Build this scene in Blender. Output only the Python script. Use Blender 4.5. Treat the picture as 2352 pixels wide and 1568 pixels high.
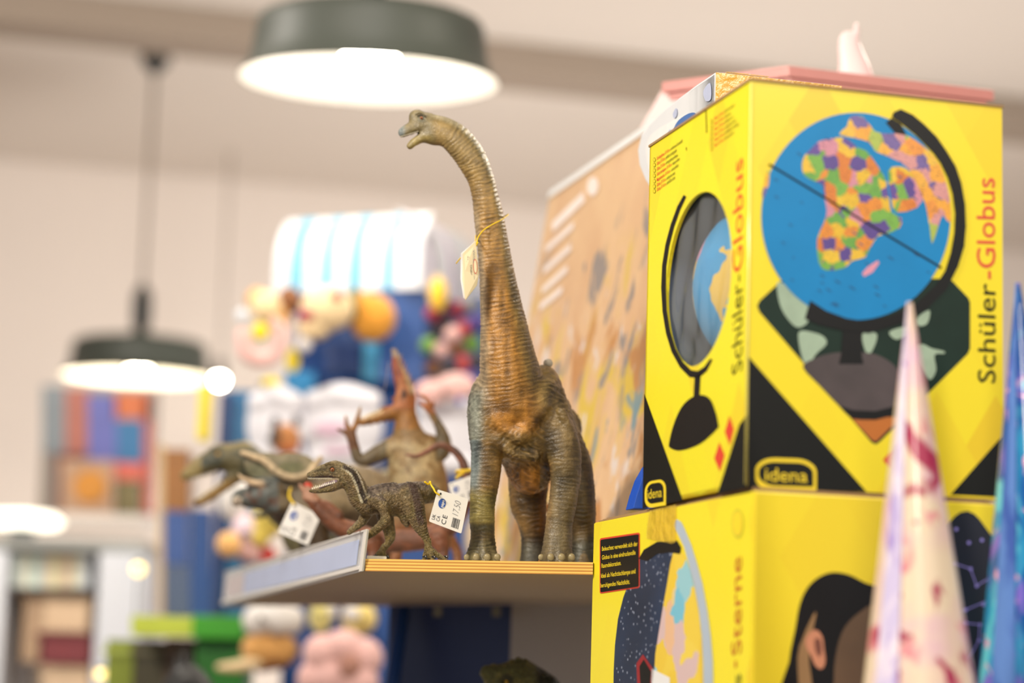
import bpy, bmesh, math, random
import numpy as np
from mathutils import Vector, Matrix
try:
    import openvdb as vdb
except ImportError:
    import pyopenvdb as vdb

for o in list(bpy.data.objects):
    bpy.data.objects.remove(o)
SC = bpy.context.scene
COL = SC.collection
random.seed(4)

# ------------------------------------------------------------------ camera
W, H = 2352, 1568
F = 5223.0
PITCH, ROLL = 0.1544, 0.0294
EYE = Vector((0, 0, 1.5))
FWD = Vector((0, math.cos(PITCH), math.sin(PITCH)))
UP0 = Vector((0, -math.sin(PITCH), math.cos(PITCH)))
RIGHT = Vector((math.cos(ROLL), 0, 0)) + UP0 * math.sin(ROLL)
UP = Vector((-math.sin(ROLL), 0, 0)) + UP0 * math.cos(ROLL)
FOCUS = 2.01
cam = bpy.data.objects.new('camera', bpy.data.cameras.new('camera'))
COL.objects.link(cam)
cam.matrix_world = Matrix(((RIGHT.x, UP.x, -FWD.x, EYE.x), (RIGHT.y, UP.y, -FWD.y, EYE.y),
                           (RIGHT.z, UP.z, -FWD.z, EYE.z), (0, 0, 0, 1)))
cam.data.sensor_width = 36.0
cam.data.lens = 36.0 * F / W
cam.data.clip_start = 0.05
cam.data.dof.use_dof = True
cam.data.dof.focus_distance = FOCUS
cam.data.dof.aperture_fstop = 2.8
cam.data.dof.aperture_blades = 0
SC.camera = cam

# ------------------------------------------------------------------ light
SC.view_settings.view_transform = 'Standard'
SC.view_settings.look = 'None'
SC.view_settings.gamma = 1.0
SC.view_settings.use_curve_mapping = False
SC.view_settings.exposure = 0.0
wd = bpy.data.worlds.new('shop_air')
SC.world = wd
wd.use_nodes = True
wd.node_tree.nodes['Background'].inputs[0].default_value = (0.90, 0.93, 1.0, 1)
wd.node_tree.nodes['Background'].inputs[1].default_value = 0.50


def area(name, loc, aim, size, power, color):
    d = bpy.data.lights.new(name, 'AREA')
    d.shape = 'DISK'
    d.size = size
    d.energy = power
    d.color = color
    o = bpy.data.objects.new(name, d)
    COL.objects.link(o)
    o.location = loc
    o.rotation_euler = (Vector(aim) - Vector(loc)).to_track_quat('-Z', 'Y').to_euler()
    return o


WARM = (1.0, 0.90, 0.76)
area('ceiling_lamp_light', (-1.3, 0.9, 2.9), (0.0, 2.1, 1.7), 0.45, 50, WARM)
area('ceiling_lamp_light', (1.5, 0.1, 2.9), (0.4, 1.8, 1.6), 0.45, 22, WARM)
area('ceiling_lamp_light', (0.2, -1.2, 2.9), (0.2, 2.0, 1.6), 0.6, 26, WARM)
area('ceiling_lamp_light', (0.9, 3.2, 2.9), (0.3, 2.1, 1.6), 0.45, 26, WARM)
# added fill lights without fixtures, brightening the ceiling and the far wall
area('added_wall_fill', (1.2, 5.0, 1.0), (1.2, 7.6, 2.8), 1.6, 62, (1.0, 0.95, 0.90))
area('added_wall_fill', (0.1, 6.3, 0.9), (-0.9, 8.2, 2.7), 1.4, 38, (1.0, 0.95, 0.90))
area('added_far_fill', (-0.2, 2.6, 3.15), (-0.3, 4.3, 1.6), 0.7, 8, (1.0, 0.95, 0.88))  # added unseen fills, this and the next, to brighten rack and counter
area('added_far_fill', (-1.6, 3.6, 3.1), (-1.2, 5.4, 1.6), 0.5, 34, (1.0, 0.93, 0.84))


# ------------------------------------------------------------------ helpers
def P(px, py, D):
    """world point seen at photo pixel px, py at distance D in front of the camera (world y)"""
    d = FWD * F + RIGHT * (px - W / 2) - UP * (py - H / 2)
    return EYE + d * (D / d.y)


def PZ(px, py, z):
    d = FWD * F + RIGHT * (px - W / 2) - UP * (py - H / 2)
    return EYE + d * ((z - EYE.z) / d.z)


ORG = {}


def tag(o, label=None, cat=None, group=None, kind=None):
    if label: o['label'] = label
    if cat: o['category'] = cat
    if group: o['group'] = group
    if kind: o['kind'] = kind
    return o


def thing(name, loc, label, cat, group=None):
    o = bpy.data.objects.new(name, None)
    o.empty_display_size = 0.03
    COL.objects.link(o)
    o.location = loc
    ORG[o.name] = Vector(loc)
    return tag(o, label, cat, group)


def link(name, me, m, parent=None, smooth=False, org=None):
    """verts are world coordinates; shift them to the object's origin"""
    if parent is not None:
        org = ORG[parent.name]
    elif org is None:
        co = np.empty(len(me.vertices) * 3, dtype=np.float32)
        me.vertices.foreach_get('co', co)
        co = co.reshape(-1, 3)
        org = Vector(((co[:, 0].min() + co[:, 0].max()) / 2, (co[:, 1].min() + co[:, 1].max()) / 2, co[:, 2].min()))
    me.transform(Matrix.Translation(-Vector(org)))
    if m is not None:
        me.materials.append(m)
    if smooth:
        me.polygons.foreach_set('use_smooth', [True] * len(me.polygons))
    me.update()
    o = bpy.data.objects.new(name, me)
    COL.objects.link(o)
    if parent is not None:
        o.parent = parent
    else:
        o.location = org
    ORG[o.name] = Vector(org)
    return o


def mesh(name, vs, fs, m, parent=None, smooth=False):
    me = bpy.data.meshes.new(name)
    me.from_pydata([tuple(v) for v in vs], [], fs)
    return link(name, me, m, parent, smooth)


def bm_obj(name, bm, m, parent=None, smooth=False):
    me = bpy.data.meshes.new(name)
    bm.normal_update()
    bm.to_mesh(me)
    bm.free()
    return link(name, me, m, parent, smooth)


def bm_slab(bm, base, off, bevel=0.0):
    """prism: polygon base (world pts) pushed by off"""
    n = len(base)
    a = [bm.verts.new(Vector(p)) for p in base]
    b = [bm.verts.new(Vector(p) + Vector(off)) for p in base]
    fs = [bm.faces.new(a[::-1]), bm.faces.new(b)]
    for i in range(n):
        j = (i + 1) % n
        fs.append(bm.faces.new((a[i], a[j], b[j], b[i])))
    bmesh.ops.recalc_face_normals(bm, faces=fs)
    if bevel:
        es = list({e for f in fs for e in f.edges})
        bmesh.ops.bevel(bm, geom=es, offset=bevel, segments=2, profile=0.6, affect='EDGES')


def slab(name, base, off, m, parent=None, bevel=0.0):
    bm = bmesh.new()
    bm_slab(bm, base, off, bevel)
    return bm_obj(name, bm, m, parent, False)


def boxpts(o, u, v, a, b):
    o, u, v = Vector(o), Vector(u), Vector(v)
    return [o, o + u * a, o + u * a + v * b, o + v * b]


def lathe(name, axis_o, axis, prof, m, parent=None, n=40, smooth=True, cap=False):
    """prof: (r, h) along axis"""
    ax = Vector(axis).normalized()
    t = ax.orthogonal().normalized()
    s = ax.cross(t)
    vs, fs = [], []
    for r, h in prof:
        for i in range(n):
            a = 2 * math.pi * i / n
            vs.append(Vector(axis_o) + ax * h + (t * math.cos(a) + s * math.sin(a)) * r)
    for k in range(len(prof) - 1):
        for i in range(n):
            j = (i + 1) % n
            fs.append((k * n + i, k * n + j, (k + 1) * n + j, (k + 1) * n + i))
    if cap:
        fs.append(tuple(range(n))[::-1])
        fs.append(tuple(range((len(prof) - 1) * n, len(prof) * n)))
    return mesh(name, vs, fs, m, parent, smooth)


def tube(name, pts, r, m, parent=None, n=8, sub=6):
    pts = [Vector(p) for p in pts]
    if sub > 1 and len(pts) > 2:
        pts = [Vector(q) for q in crom(np.array([list(p) for p in pts]), sub)]
    k = len(pts)
    rs = r if isinstance(r, (list, tuple)) else [r] * k
    if len(rs) != k:
        rs = list(np.interp(np.linspace(0, 1, k), np.linspace(0, 1, len(rs)), rs))
    vs, fs = [], []
    prev = None
    for i, p in enumerate(pts):
        d = (pts[min(i + 1, k - 1)] - pts[max(i - 1, 0)]).normalized()
        t = d.orthogonal().normalized() if prev is None else (prev - d * prev.dot(d)).normalized()
        prev = t
        s = d.cross(t)
        for a in range(n):
            an = 2 * math.pi * a / n
            vs.append(p + (t * math.cos(an) + s * math.sin(an)) * rs[i])
    for i in range(k - 1):
        for a in range(n):
            b = (a + 1) % n
            fs.append((i * n + a, i * n + b, (i + 1) * n + b, (i + 1) * n + a))
    fs.append(tuple(range(n))[::-1])
    fs.append(tuple(range((k - 1) * n, k * n)))
    return mesh(name, vs, fs, m, parent, True)


# ------------------------------------------------------------------ materials
MATS = {}


def lin(c):
    return tuple((x / 255 / 12.92) if x / 255 <= 0.04045 else ((x / 255 + 0.055) / 1.055) ** 2.4 for x in c)


class NT:
    def __init__(self, name):
        self.m = bpy.data.materials.new(name)
        self.m.use_nodes = True
        self.t = self.m.node_tree
        self.b = self.t.nodes['Principled BSDF']

    def n(self, typ, **kw):
        nd = self.t.nodes.new(typ)
        for k, v in kw.items():
            if k.startswith('i_'):
                nd.inputs[int(k[2:])].default_value = v
            else:
                setattr(nd, k, v)
        return nd

    def l(self, a, b):
        self.t.links.new(a, b)

    def coord(self):
        return self.n('ShaderNodeTexCoord').outputs['Object']

    def mix(self, fac, a, b, typ='MIX'):
        nd = self.n('ShaderNodeMix', data_type='RGBA', blend_type=typ)
        for s, v in ((0, fac), (6, a), (7, b)):
            if hasattr(v, 'is_linked') or hasattr(v, 'links'):
                self.l(v, nd.inputs[s])
            else:
                nd.inputs[s].default_value = v if s == 0 else (tuple(v) + (1,))[:4]
        return nd.outputs[2]

    def bump(self, h, strength, dist, prev=None):
        nd = self.n('ShaderNodeBump')
        nd.inputs['Strength'].default_value = strength
        nd.inputs['Distance'].default_value = dist
        self.l(h, nd.inputs['Height'])
        if prev: self.l(prev, nd.inputs['Normal'])
        return nd.outputs[0]


def mat(name, rgb, rough=0.6, var=0.08, scale=60, bump=0.0, bscale=200, metal=0, spec=0.5, alpha=None, emit=None, sheen=0, coat=0, trans=0):
    """sRGB colour with a little procedural variation"""
    if name in MATS: return MATS[name]
    g = NT(name)
    c = lin(rgb)
    nz = g.n('ShaderNodeTexNoise')
    nz.inputs['Scale'].default_value = scale
    nz.inputs['Detail'].default_value = 4
    g.l(g.coord(), nz.inputs['Vector'])
    dark = tuple(max(0, x * (1 - var)) for x in c)
    lite = tuple(min(1, x * (1 + var)) for x in c)
    g.l(g.mix(nz.outputs[0], dark, lite), g.b.inputs['Base Color'])
    g.b.inputs['Roughness'].default_value = rough
    g.b.inputs['Metallic'].default_value = metal
    g.b.inputs['Specular IOR Level'].default_value = spec
    if sheen:
        g.b.inputs['Sheen Weight'].default_value = sheen
    if coat:
        g.b.inputs['Coat Weight'].default_value = coat
        g.b.inputs['Coat Roughness'].default_value = 0.15
    if trans:
        g.b.inputs['Transmission Weight'].default_value = trans
    if bump:
        n2 = g.n('ShaderNodeTexNoise')
        n2.inputs['Scale'].default_value = bscale
        n2.inputs['Detail'].default_value = 3
        g.l(g.coord(), n2.inputs['Vector'])
        g.l(g.bump(n2.outputs[0], bump, 0.002), g.b.inputs['Normal'])
    if alpha is not None:
        g.b.inputs['Alpha'].default_value = alpha
    if emit:
        g.b.inputs['Emission Color'].default_value = lin(emit[0]) + (1,)
        g.b.inputs['Emission Strength'].default_value = emit[1]
    MATS[name] = g.m
    return g.m


def skin_mat(name, bscale=900, bstr=0.5, rough=0.42, dist=0.0006):
    """painted vinyl: the paint is stored on the vertices, the fine scales are bump"""
    g = NT(name)
    at = g.n('ShaderNodeAttribute', attribute_name='paint')
    co = g.coord()
    nz = g.n('ShaderNodeTexNoise')
    nz.inputs['Scale'].default_value = 160
    nz.inputs['Detail'].default_value = 5
    g.l(co, nz.inputs['Vector'])
    rp = g.n('ShaderNodeMapRange')
    rp.inputs[1].default_value = 0.3
    rp.inputs[2].default_value = 0.7
    rp.inputs[3].default_value = 0.72
    rp.inputs[4].default_value = 1.15
    g.l(nz.outputs[0], rp.inputs[0])
    mm = g.n('ShaderNodeVectorMath', operation='SCALE')
    g.l(at.outputs['Color'], mm.inputs[0])
    g.l(rp.outputs[0], mm.inputs['Scale'])
    g.l(mm.outputs[0], g.b.inputs['Base Color'])
    g.b.inputs['Roughness'].default_value = rough
    vo = g.n('ShaderNodeTexVoronoi', feature='F1')
    vo.inputs['Scale'].default_value = bscale
    g.l(co, vo.inputs['Vector'])
    b1 = g.bump(vo.outputs['Distance'], bstr, dist)
    n3 = g.n('ShaderNodeTexNoise')
    n3.inputs['Scale'].default_value = 420
    n3.inputs['Detail'].default_value = 6
    n3.inputs['Distortion'].default_value = 1.5
    g.l(co, n3.inputs['Vector'])
    g.l(g.bump(n3.outputs[0], 0.6, dist * 1.6, b1), g.b.inputs['Normal'])
    return g.m


# ------------------------------------------------------------------ implicit modeller (photo-pixel units, depth in the same unit)
def crom(p, n):
    p = np.asarray(p, dtype=float)
    if len(p) < 3:
        t = np.linspace(0, 1, n + 1)[:, None]
        return p[0] * (1 - t) + p[1] * t if len(p) == 2 else p
    q = np.vstack([2 * p[0] - p[1], p, 2 * p[-1] - p[-2]])
    out = []
    for i in range(1, len(q) - 2):
        for k in range(n):
            t = k / n
            a, b, c, d = q[i - 1], q[i], q[i + 1], q[i + 2]
            out.append(0.5 * ((2 * b) + (-a + c) * t + (2 * a - 5 * b + 4 * c - d) * t * t + (-a + 3 * b - 3 * c + d) * t ** 3))
    out.append(q[-2])
    return np.array(out)


class Clay:
    def __init__(self):
        self.pr = []

    def chain(self, pts, k=8, sub=4, op='add', flat=None):
        """pts (x, y, depth, r); flat = (unit dir, factor) widens (>1) or thins (<1) the section along dir"""
        q = crom([tuple(p) for p in pts], sub)
        q[:, 3] = np.maximum(q[:, 3], 0.4)
        self.pr.append(('c', q, k, op, flat))
        return self

    def ell(self, c, r, k=8, op='add', rot=None):
        self.pr.append(('e', (np.array(c, float), np.array(r, float), rot), k, op, None))
        return self

    def mesh(self, vox):
        lo = np.full(3, 1e9)
        hi = -lo
        for t, q, k, op, fl in self.pr:
            if op == 'sub': continue
            if t == 'c':
                rr = q[:, 3:4] * (max(1, fl[1]) if fl else 1)
                lo = np.minimum(lo, (q[:, :3] - rr).min(0))
                hi = np.maximum(hi, (q[:, :3] + rr).max(0))
            else:
                m = q[1].max() if q[2] is not None else q[1]
                lo = np.minimum(lo, q[0] - m)
                hi = np.maximum(hi, q[0] + m)
        pad = 12 + 3 * vox
        lo -= pad
        hi += pad
        dim = np.ceil((hi - lo) / vox).astype(int) + 1
        big = np.float32(40.0)
        A = np.full(dim, big, dtype=np.float32)
        ax = [(lo[i] + vox * np.arange(dim[i])).astype(np.float32) for i in range(3)]

        def sub(l, h):
            a = np.clip(np.floor((l - lo) / vox).astype(int), 0, dim)
            b = np.clip(np.ceil((h - lo) / vox).astype(int) + 1, 0, dim)
            return tuple(slice(a[i], b[i]) for i in range(3))
        for t, q, k, op, fl in self.pr:
            m = k * 1.5 + 3 * vox
            if t == 'c':
                rm = q[:, 3].max() * (max(1, fl[1]) if fl else 1) + m
                s = sub(q[:, :3].min(0) - rm, q[:, :3].max(0) + rm)
                loc = np.full(A[s].shape, big, dtype=np.float32)
                l0 = np.array([x.start for x in s])
                for i in range(len(q) - 1):
                    a, b = q[i], q[i + 1]
                    rr = max(a[3], b[3]) * (max(1, fl[1]) if fl else 1) + m
                    s2 = sub(np.minimum(a, b)[:3] - rr, np.maximum(a, b)[:3] + rr)
                    X, Y, Z = np.meshgrid(ax[0][s2[0]], ax[1][s2[1]], ax[2][s2[2]], indexing='ij', sparse=True)
                    X, Y, Z = X - a[0], Y - a[1], Z - a[2]
                    e = b[:3] - a[:3]
                    if fl:
                        fd, ff = np.array(fl[0], float), fl[1]
                        dt = (X * fd[0] + Y * fd[1] + Z * fd[2]) * (1 / ff - 1)
                        X, Y, Z = X + dt * fd[0], Y + dt * fd[1], Z + dt * fd[2]
                        e = e + e.dot(fd) * (1 / ff - 1) * fd
                    ee = max(e.dot(e), 1e-6)
                    h = np.clip((X * e[0] + Y * e[1] + Z * e[2]) / ee, 0, 1)
                    d = np.sqrt((X - h * e[0]) ** 2 + (Y - h * e[1]) ** 2 + (Z - h * e[2]) ** 2) - (a[3] + h * (b[3] - a[3]))
                    s3 = tuple(slice(s2[j].start - l0[j], s2[j].stop - l0[j]) for j in range(3))
                    loc[s3] = np.minimum(loc[s3], d.astype(np.float32))
            else:
                c, r, rot = q
                mm = (r.max() if rot is not None else r) + m
                s = sub(c - mm, c + mm)
                X, Y, Z = np.meshgrid(ax[0][s[0]] - c[0], ax[1][s[1]] - c[1], ax[2][s[2]] - c[2], indexing='ij', sparse=True)
                if rot is not None:          # rot in the picture plane, radians
                    cr, sr = math.cos(rot), math.sin(rot)
                    X, Y = X * cr + Y * sr, -X * sr + Y * cr
                k0 = np.sqrt((X / r[0]) ** 2 + (Y / r[1]) ** 2 + (Z / r[2]) ** 2)
                k1 = np.sqrt((X / r[0] ** 2) ** 2 + (Y / r[1] ** 2) ** 2 + (Z / r[2] ** 2) ** 2)
                loc = (k0 * (k0 - 1) / np.maximum(k1, 1e-6)).astype(np.float32)
                loc = np.maximum(loc, -r.min()).astype(np.float32)
            cur = A[s]
            if op == 'add':
                h = np.clip(0.5 + 0.5 * (cur - loc) / k, 0, 1)
                A[s] = cur * (1 - h) + loc * h - k * h * (1 - h)
            else:
                h = np.clip(0.5 - 0.5 * (cur + loc) / k, 0, 1)
                A[s] = cur * (1 - h) - loc * h + k * h * (1 - h)
        np.clip(A, -4 * vox, 4 * vox, out=A)
        g = vdb.FloatGrid(float(4 * vox))
        g.copyFromArray(A)
        pts, tris, quads = g.convertToPolygons(isovalue=0.0, adaptivity=0.0)
        return pts * vox + lo, quads


def vnoise(p, scale, seed=0):
    p = p / scale + seed * 17.3
    i = np.floor(p).astype(np.int64)
    f = p - i
    f = f * f * (3 - 2 * f)

    def hsh(a, b, c):
        n = (a * 374761393 + b * 668265263 + c * 2147483647 + seed * 974634777) & 0xffffffff
        n = ((n ^ (n >> 13)) * 1274126177) & 0xffffffff
        return ((n ^ (n >> 16)) & 0xffff) / 65535.0
    r = 0
    for dx in (0, 1):
        for dy in (0, 1):
            for dz in (0, 1):
                w = (f[:, 0] if dx else 1 - f[:, 0]) * (f[:, 1] if dy else 1 - f[:, 1]) * (f[:, 2] if dz else 1 - f[:, 2])
                r = r + w * hsh(i[:, 0] + dx, i[:, 1] + dy, i[:, 2] + dz)
    return r


def vnormals(p, quads):
    a = p[quads[:, 2]] - p[quads[:, 0]]
    b = p[quads[:, 3]] - p[quads[:, 1]]
    n = np.cross(a, b)
    out = np.zeros_like(p)
    for i in range(4):
        np.add.at(out, quads[:, i], n)
    return out / np.maximum(np.linalg.norm(out, axis=1, keepdims=True), 1e-9)


def along(p, pts, sub=6):
    """arc length s, signed sideways offset (in the picture) and distance to a skeleton line"""
    q = crom(np.array(pts, float)[:, :3], sub)
    best = np.full(len(p), 1e9)
    S = np.zeros(len(p))
    O = np.zeros(len(p))
    acc = 0
    for i in range(len(q) - 1):
        e = q[i + 1] - q[i]
        L = np.linalg.norm(e)
        h = np.clip(((p - q[i]) @ e) / (L * L), 0, 1)
        v = p - (q[i] + h[:, None] * e)
        d = np.linalg.norm(v, axis=1)
        m = d < best
        best[m] = d[m]
        S[m] = acc + h[m] * L
        O[m] = (v[:, 0] * e[1] - v[:, 1] * e[0])[m] / max(math.hypot(e[0], e[1]), 1e-6)
        acc += L
    return S, O, best


def to_world(p, D):
    """photo-pixel model space -> real metres; depth unit = one pixel at distance D"""
    dep = D + p[:, 2] * (D / F)
    d = (np.array(FWD)[None] * F + np.array(RIGHT)[None] * (p[:, 0:1] - W / 2) - np.array(UP)[None] * (p[:, 1:2] - H / 2))
    return np.array(EYE)[None] + d * (dep / d[:, 1])[:, None]


def ss(a, b, x):
    t = np.clip((x - a) / (b - a), 0, 1)
    return t * t * (3 - 2 * t)


def mixc(c, col, w):
    w = np.clip(w, 0, 1)[:, None]
    return c * (1 - w) + np.array(lin(col))[None] * w


def clay_obj(name, clay, D, vox, m, parent=None, paint=None, disp=None, floor=None, flat_color=None):
    p, q = clay.mesh(vox)
    n = vnormals(p, q)
    if disp is not None:
        p = p + n * disp(p, n)[:, None]
    col = paint(p, n) if paint is not None else None
    w = to_world(p, D)
    if floor is not None:
        w[:, 2] = np.maximum(w[:, 2], floor)
    me = bpy.data.meshes.new(name)
    me.vertices.add(len(w))
    me.vertices.foreach_set('co', w.astype(np.float32).ravel())
    me.loops.add(q.size)
    me.polygons.add(len(q))
    me.polygons.foreach_set('loop_start', np.arange(0, q.size, 4, dtype=np.int32))
    me.loops.foreach_set('vertex_index', q.astype(np.int32).ravel())
    me.update(calc_edges=True)
    me.validate()
    if col is not None:
        at = me.color_attributes.new('paint', 'FLOAT_COLOR', 'POINT')
        c4 = np.ones((len(w), 4), dtype=np.float32)
        c4[:, :3] = col
        if len(at.data) == len(w):
            at.data.foreach_set('color', c4.ravel())
    return link(name, me, m, parent, True)


# ------------------------------------------------------------------ flat prints on real faces
class Face:
    def __init__(self, o, u, n):
        self.o = Vector(o)
        self.n = Vector(n).normalized()
        self.u = (Vector(u) - self.n * Vector(u).dot(self.n)).normalized()
        self.v = self.n.cross(self.u)

    def hit(self, px, py):
        d = FWD * F + RIGHT * (px - W / 2) - UP * (py - H / 2)
        t = (self.o - EYE).dot(self.n) / d.dot(self.n)
        return EYE + d * t

    def poly(self, name, pts, m, parent, layer=1, smooth_curve=0):
        if smooth_curve:
            q = [tuple(p) for p in pts]
            c = crom(np.array([q[-1]] + q + [q[0], q[1]], float), smooth_curve)
            c = c[smooth_curve:-smooth_curve - 1]
            pts = [tuple(x) for x in c]
        w = [self.hit(*p) + self.n * (0.00012 * layer) for p in pts]
        me = bpy.data.meshes.new(name)
        me.from_pydata([tuple(x) for x in w], [], [tuple(range(len(w)))])
        me.update()
        if me.polygons[0].normal.dot(self.n) < 0:
            me.flip_normals()
        return link(name, me, m, parent)

    def text(self, s, p0, p1, top, m, parent, layer=2, name='lettering', bold=0.0, dx=1.0):
        """p0, p1: baseline start and end in the photo; top: photo point above p0 at capital height"""
        cu = bpy.data.curves.new('t', 'FONT')
        cu.body = s
        cu.offset = bold
        cu.resolution_u = 3
        cu.space_character = dx
        ob = bpy.data.objects.new('t', cu)
        COL.objects.link(ob)
        dg = bpy.context.evaluated_depsgraph_get()
        me = bpy.data.meshes.new_from_object(ob.evaluated_get(dg))
        bpy.data.objects.remove(ob)
        me = me.copy()
        S, E, T = self.hit(*p0), self.hit(*p1), self.hit(*top)
        xs = [v.co.x for v in me.vertices]
        x0, x1 = min(xs), max(xs)
        for v in me.vertices:
            a = (v.co.x - x0) / (x1 - x0)
            v.co = S + (E - S) * a + (T - S) * (v.co.y / 0.70) + self.n * (0.00012 * layer)
        me.update()
        me.materials.clear()
        return link(name, me, m, parent)


def ring_pts(cx, cy, rx, ry, n=48, rot=0, a0=0, a1=2 * math.pi):
    out = []
    for i in range(n):
        a = a0 + (a1 - a0) * i / (n if abs(a1 - a0 - 2 * math.pi) < 1e-6 else n - 1)
        x, y = rx * math.cos(a), ry * math.sin(a)
        out.append((cx + x * math.cos(rot) - y * math.sin(rot), cy + x * math.sin(rot) + y * math.cos(rot)))
    return out


def rrect(x0, y0, x1, y1, r, n=5, skew=0.0):
    """rounded rectangle in the photo; skew adds slope to its horizontals"""
    out = []
    for cx, cy, a in ((x1 - r, y0 + r, -90), (x1 - r, y1 - r, 0), (x0 + r, y1 - r, 90), (x0 + r, y0 + r, 180)):
        for i in range(n + 1):
            t = math.radians(a + 90 * i / n)
            out.append((cx + r * math.cos(t), cy + r * math.sin(t)))
    return [(x, y + (x - x0) * skew) for x, y in out]


def band(outer, inner):
    return list(outer) + list(inner)[::-1]

# ------------------------------------------------------------------ the room
YAW = math.radians(16)
RV = Vector((math.cos(YAW), math.sin(YAW), 0))
DV = Vector((-math.sin(YAW), math.cos(YAW), 0))
ZUP = Vector((0, 0, 1))
m_wall = mat('wall_paint', (224, 213, 203), 0.9, 0.02, 3)
m_ceil = mat('ceiling_paint', (212, 203, 193), 0.92, 0.02, 2)
m_beam = mat('beam_paint', (150, 136, 122), 0.9, 0.03, 3)
CZ = P(375, 118, 6.7).z
wc = P(450, 430, 8.4)
o = slab('wall_back', [wc + RV * -7 + ZUP * -wc.z, wc + RV * 8 + ZUP * -wc.z, wc + RV * 8 + DV * .1 + ZUP * -wc.z, wc + RV * -7 + DV * .1 + ZUP * -wc.z], (0, 0, CZ), m_wall)
tag(o, kind='structure')
o = slab('ceiling', [wc + RV * -7 + ZUP * (CZ - wc.z) + DV * y for y in (0.1,)] + [wc + RV * 8 + ZUP * (CZ - wc.z) + DV * .1, wc + RV * 8 + ZUP * (CZ - wc.z) + DV * -12, wc + RV * -7 + ZUP * (CZ - wc.z) + DV * -12], (0, 0, 0.1), m_ceil)
tag(o, kind='structure')
bp = PZ(1400, 118, CZ)
o = slab('trim_1', [bp + RV * -9 + ZUP * -.10, bp + RV * 7 + ZUP * -.10, bp + RV * 7 + DV * .20 + ZUP * -.10, bp + RV * -9 + DV * .20 + ZUP * -.10], (0, 0, 0.10), m_beam, bevel=0.01)
tag(o, 'taupe ceiling beam running across the shop', kind='structure')
m_floor = mat('floor_wood', (150, 122, 92), 0.5, 0.15, 8)
o = slab('floor', [wc + RV * -7 + ZUP * (-wc.z) + DV * .1, wc + RV * 8 + ZUP * (-wc.z) + DV * .1, wc + RV * 8 + ZUP * (-wc.z) + DV * -12, wc + RV * -7 + ZUP * (-wc.z) + DV * -12], (0, 0, -0.1), m_floor)
tag(o, kind='structure')

# ------------------------------------------------------------------ pendant lamps
m_shade = mat('shade_enamel', (70, 75, 68), 0.5, 0.05, 20)
m_inner = mat('shade_white', (250, 246, 238), 0.5, 0.01, 20)
m_socket = mat('socket_black', (26, 32, 32), 0.35)
m_cord = mat('cord_grey', (116, 104, 92), 0.7)
bulb_a = mat('bulb_glass', (255, 250, 240), 0.3, 0, emit=((255, 240, 205), 90))


def pendant(cx, cy, D, wide, tilt, label, bulb):
    c = P(cx, cy, D)
    s = wide / 613.0
    ax = (Matrix.Rotation(tilt, 3, 'X') @ ZUP)
    t = thing('pendant_lamp', c, label, 'lamp')
    out = [(307, 0), (305, 5), (288, 26), (279, 60), (273, 100), (270, 128), (261, 143), (242, 152), (205, 158), (140, 166), (75, 171), (48, 176), (44, 186), (30, 192)]
    lathe('lamp_shade', c, ax, [(r * s, h * s) for r, h in out], m_shade, t, 64)
    inn = [(305, 1), (282, 26), (266, 60), (255, 82), (238, 98), (200, 117), (136, 133), (60, 144), (2, 148)]
    lathe('shade_lining', c, ax, [(r * s, h * s) for r, h in inn][::-1], m_inner, t, 64)
    b = [(2, 22), (28, 25), (50, 36), (64, 56), (68, 78), (62, 98), (46, 114), (32, 130), (28, 146)]
    lathe('bulb', c, ax, [(r * s, h * s) for r, h in b], bulb, t, 32)
    so = [(30, 186), (34, 198), (46, 218), (50, 260), (50, 320), (42, 352), (26, 372), (14, 384), (3, 388)]
    lathe('socket', c, ax, [(r * s * .8, h * s) for r, h in so], m_socket, t, 24)
    top = Vector((c.x + ax.x * 388 * s, c.y + ax.y * 388 * s, CZ - 0.05))
    st = c + ax * (386 * s)
    tube('power_cord', [st, (st + top) / 2, top], 0.006, m_cord, t, 8, 1)
    ro = [(0.045, 0.055), (0.045, 0.02), (0.03, 0.0), (0.012, -0.02), (0.002, -0.02)]
    lathe('ceiling_rose', top - ZUP * 0.004, ZUP, [(r, h) for r, h in ro], m_socket, t, 24)
    return t


pendant(847, 187, 3.83, .45, math.radians(4.2), 'big glowing pendant lamp with a grey-green shade right above the long-necked dinosaur', mat('bulb_glass_near', (255, 250, 240), 0.3, 0, emit=((255, 247, 232), 44)))
pendant(318, 868, 6.7, .45, math.radians(1.5), 'small-looking pendant lamp hanging on a long cord on the left, black socket above the shade', bulb_a)
m_spot = mat('spot_glow', (255, 250, 235), 0.3, 0, emit=((255, 246, 225), 60))
for i, (x, y, D, r, lab) in enumerate(((504, 873, 8.0, .018, 'tiny lit ceiling spot beside the rim of the left pendant lamp'),)):
    c = P(x, y, D)
    t = thing('spot_lamp', c, lab, 'lamp')
    lathe('bulb', c, ZUP, [(0.001, -r), (r * .7, -r * .7), (r, 0), (r * .8, r * .6), (0.001, r)], m_spot, t, 16)
    lathe('spot_housing', c, ZUP, [(r * .8, r * .5), (r * 1.1, r * .6), (r, r * 4), (0.001, r * 4)], m_socket, t, 16)
    tube('stem', [c + ZUP * r * 4, (c.x, c.y, CZ + 0.01)], 0.004, m_cord, t, 6, 1)

# ------------------------------------------------------------------ yellow globe cartons


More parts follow.
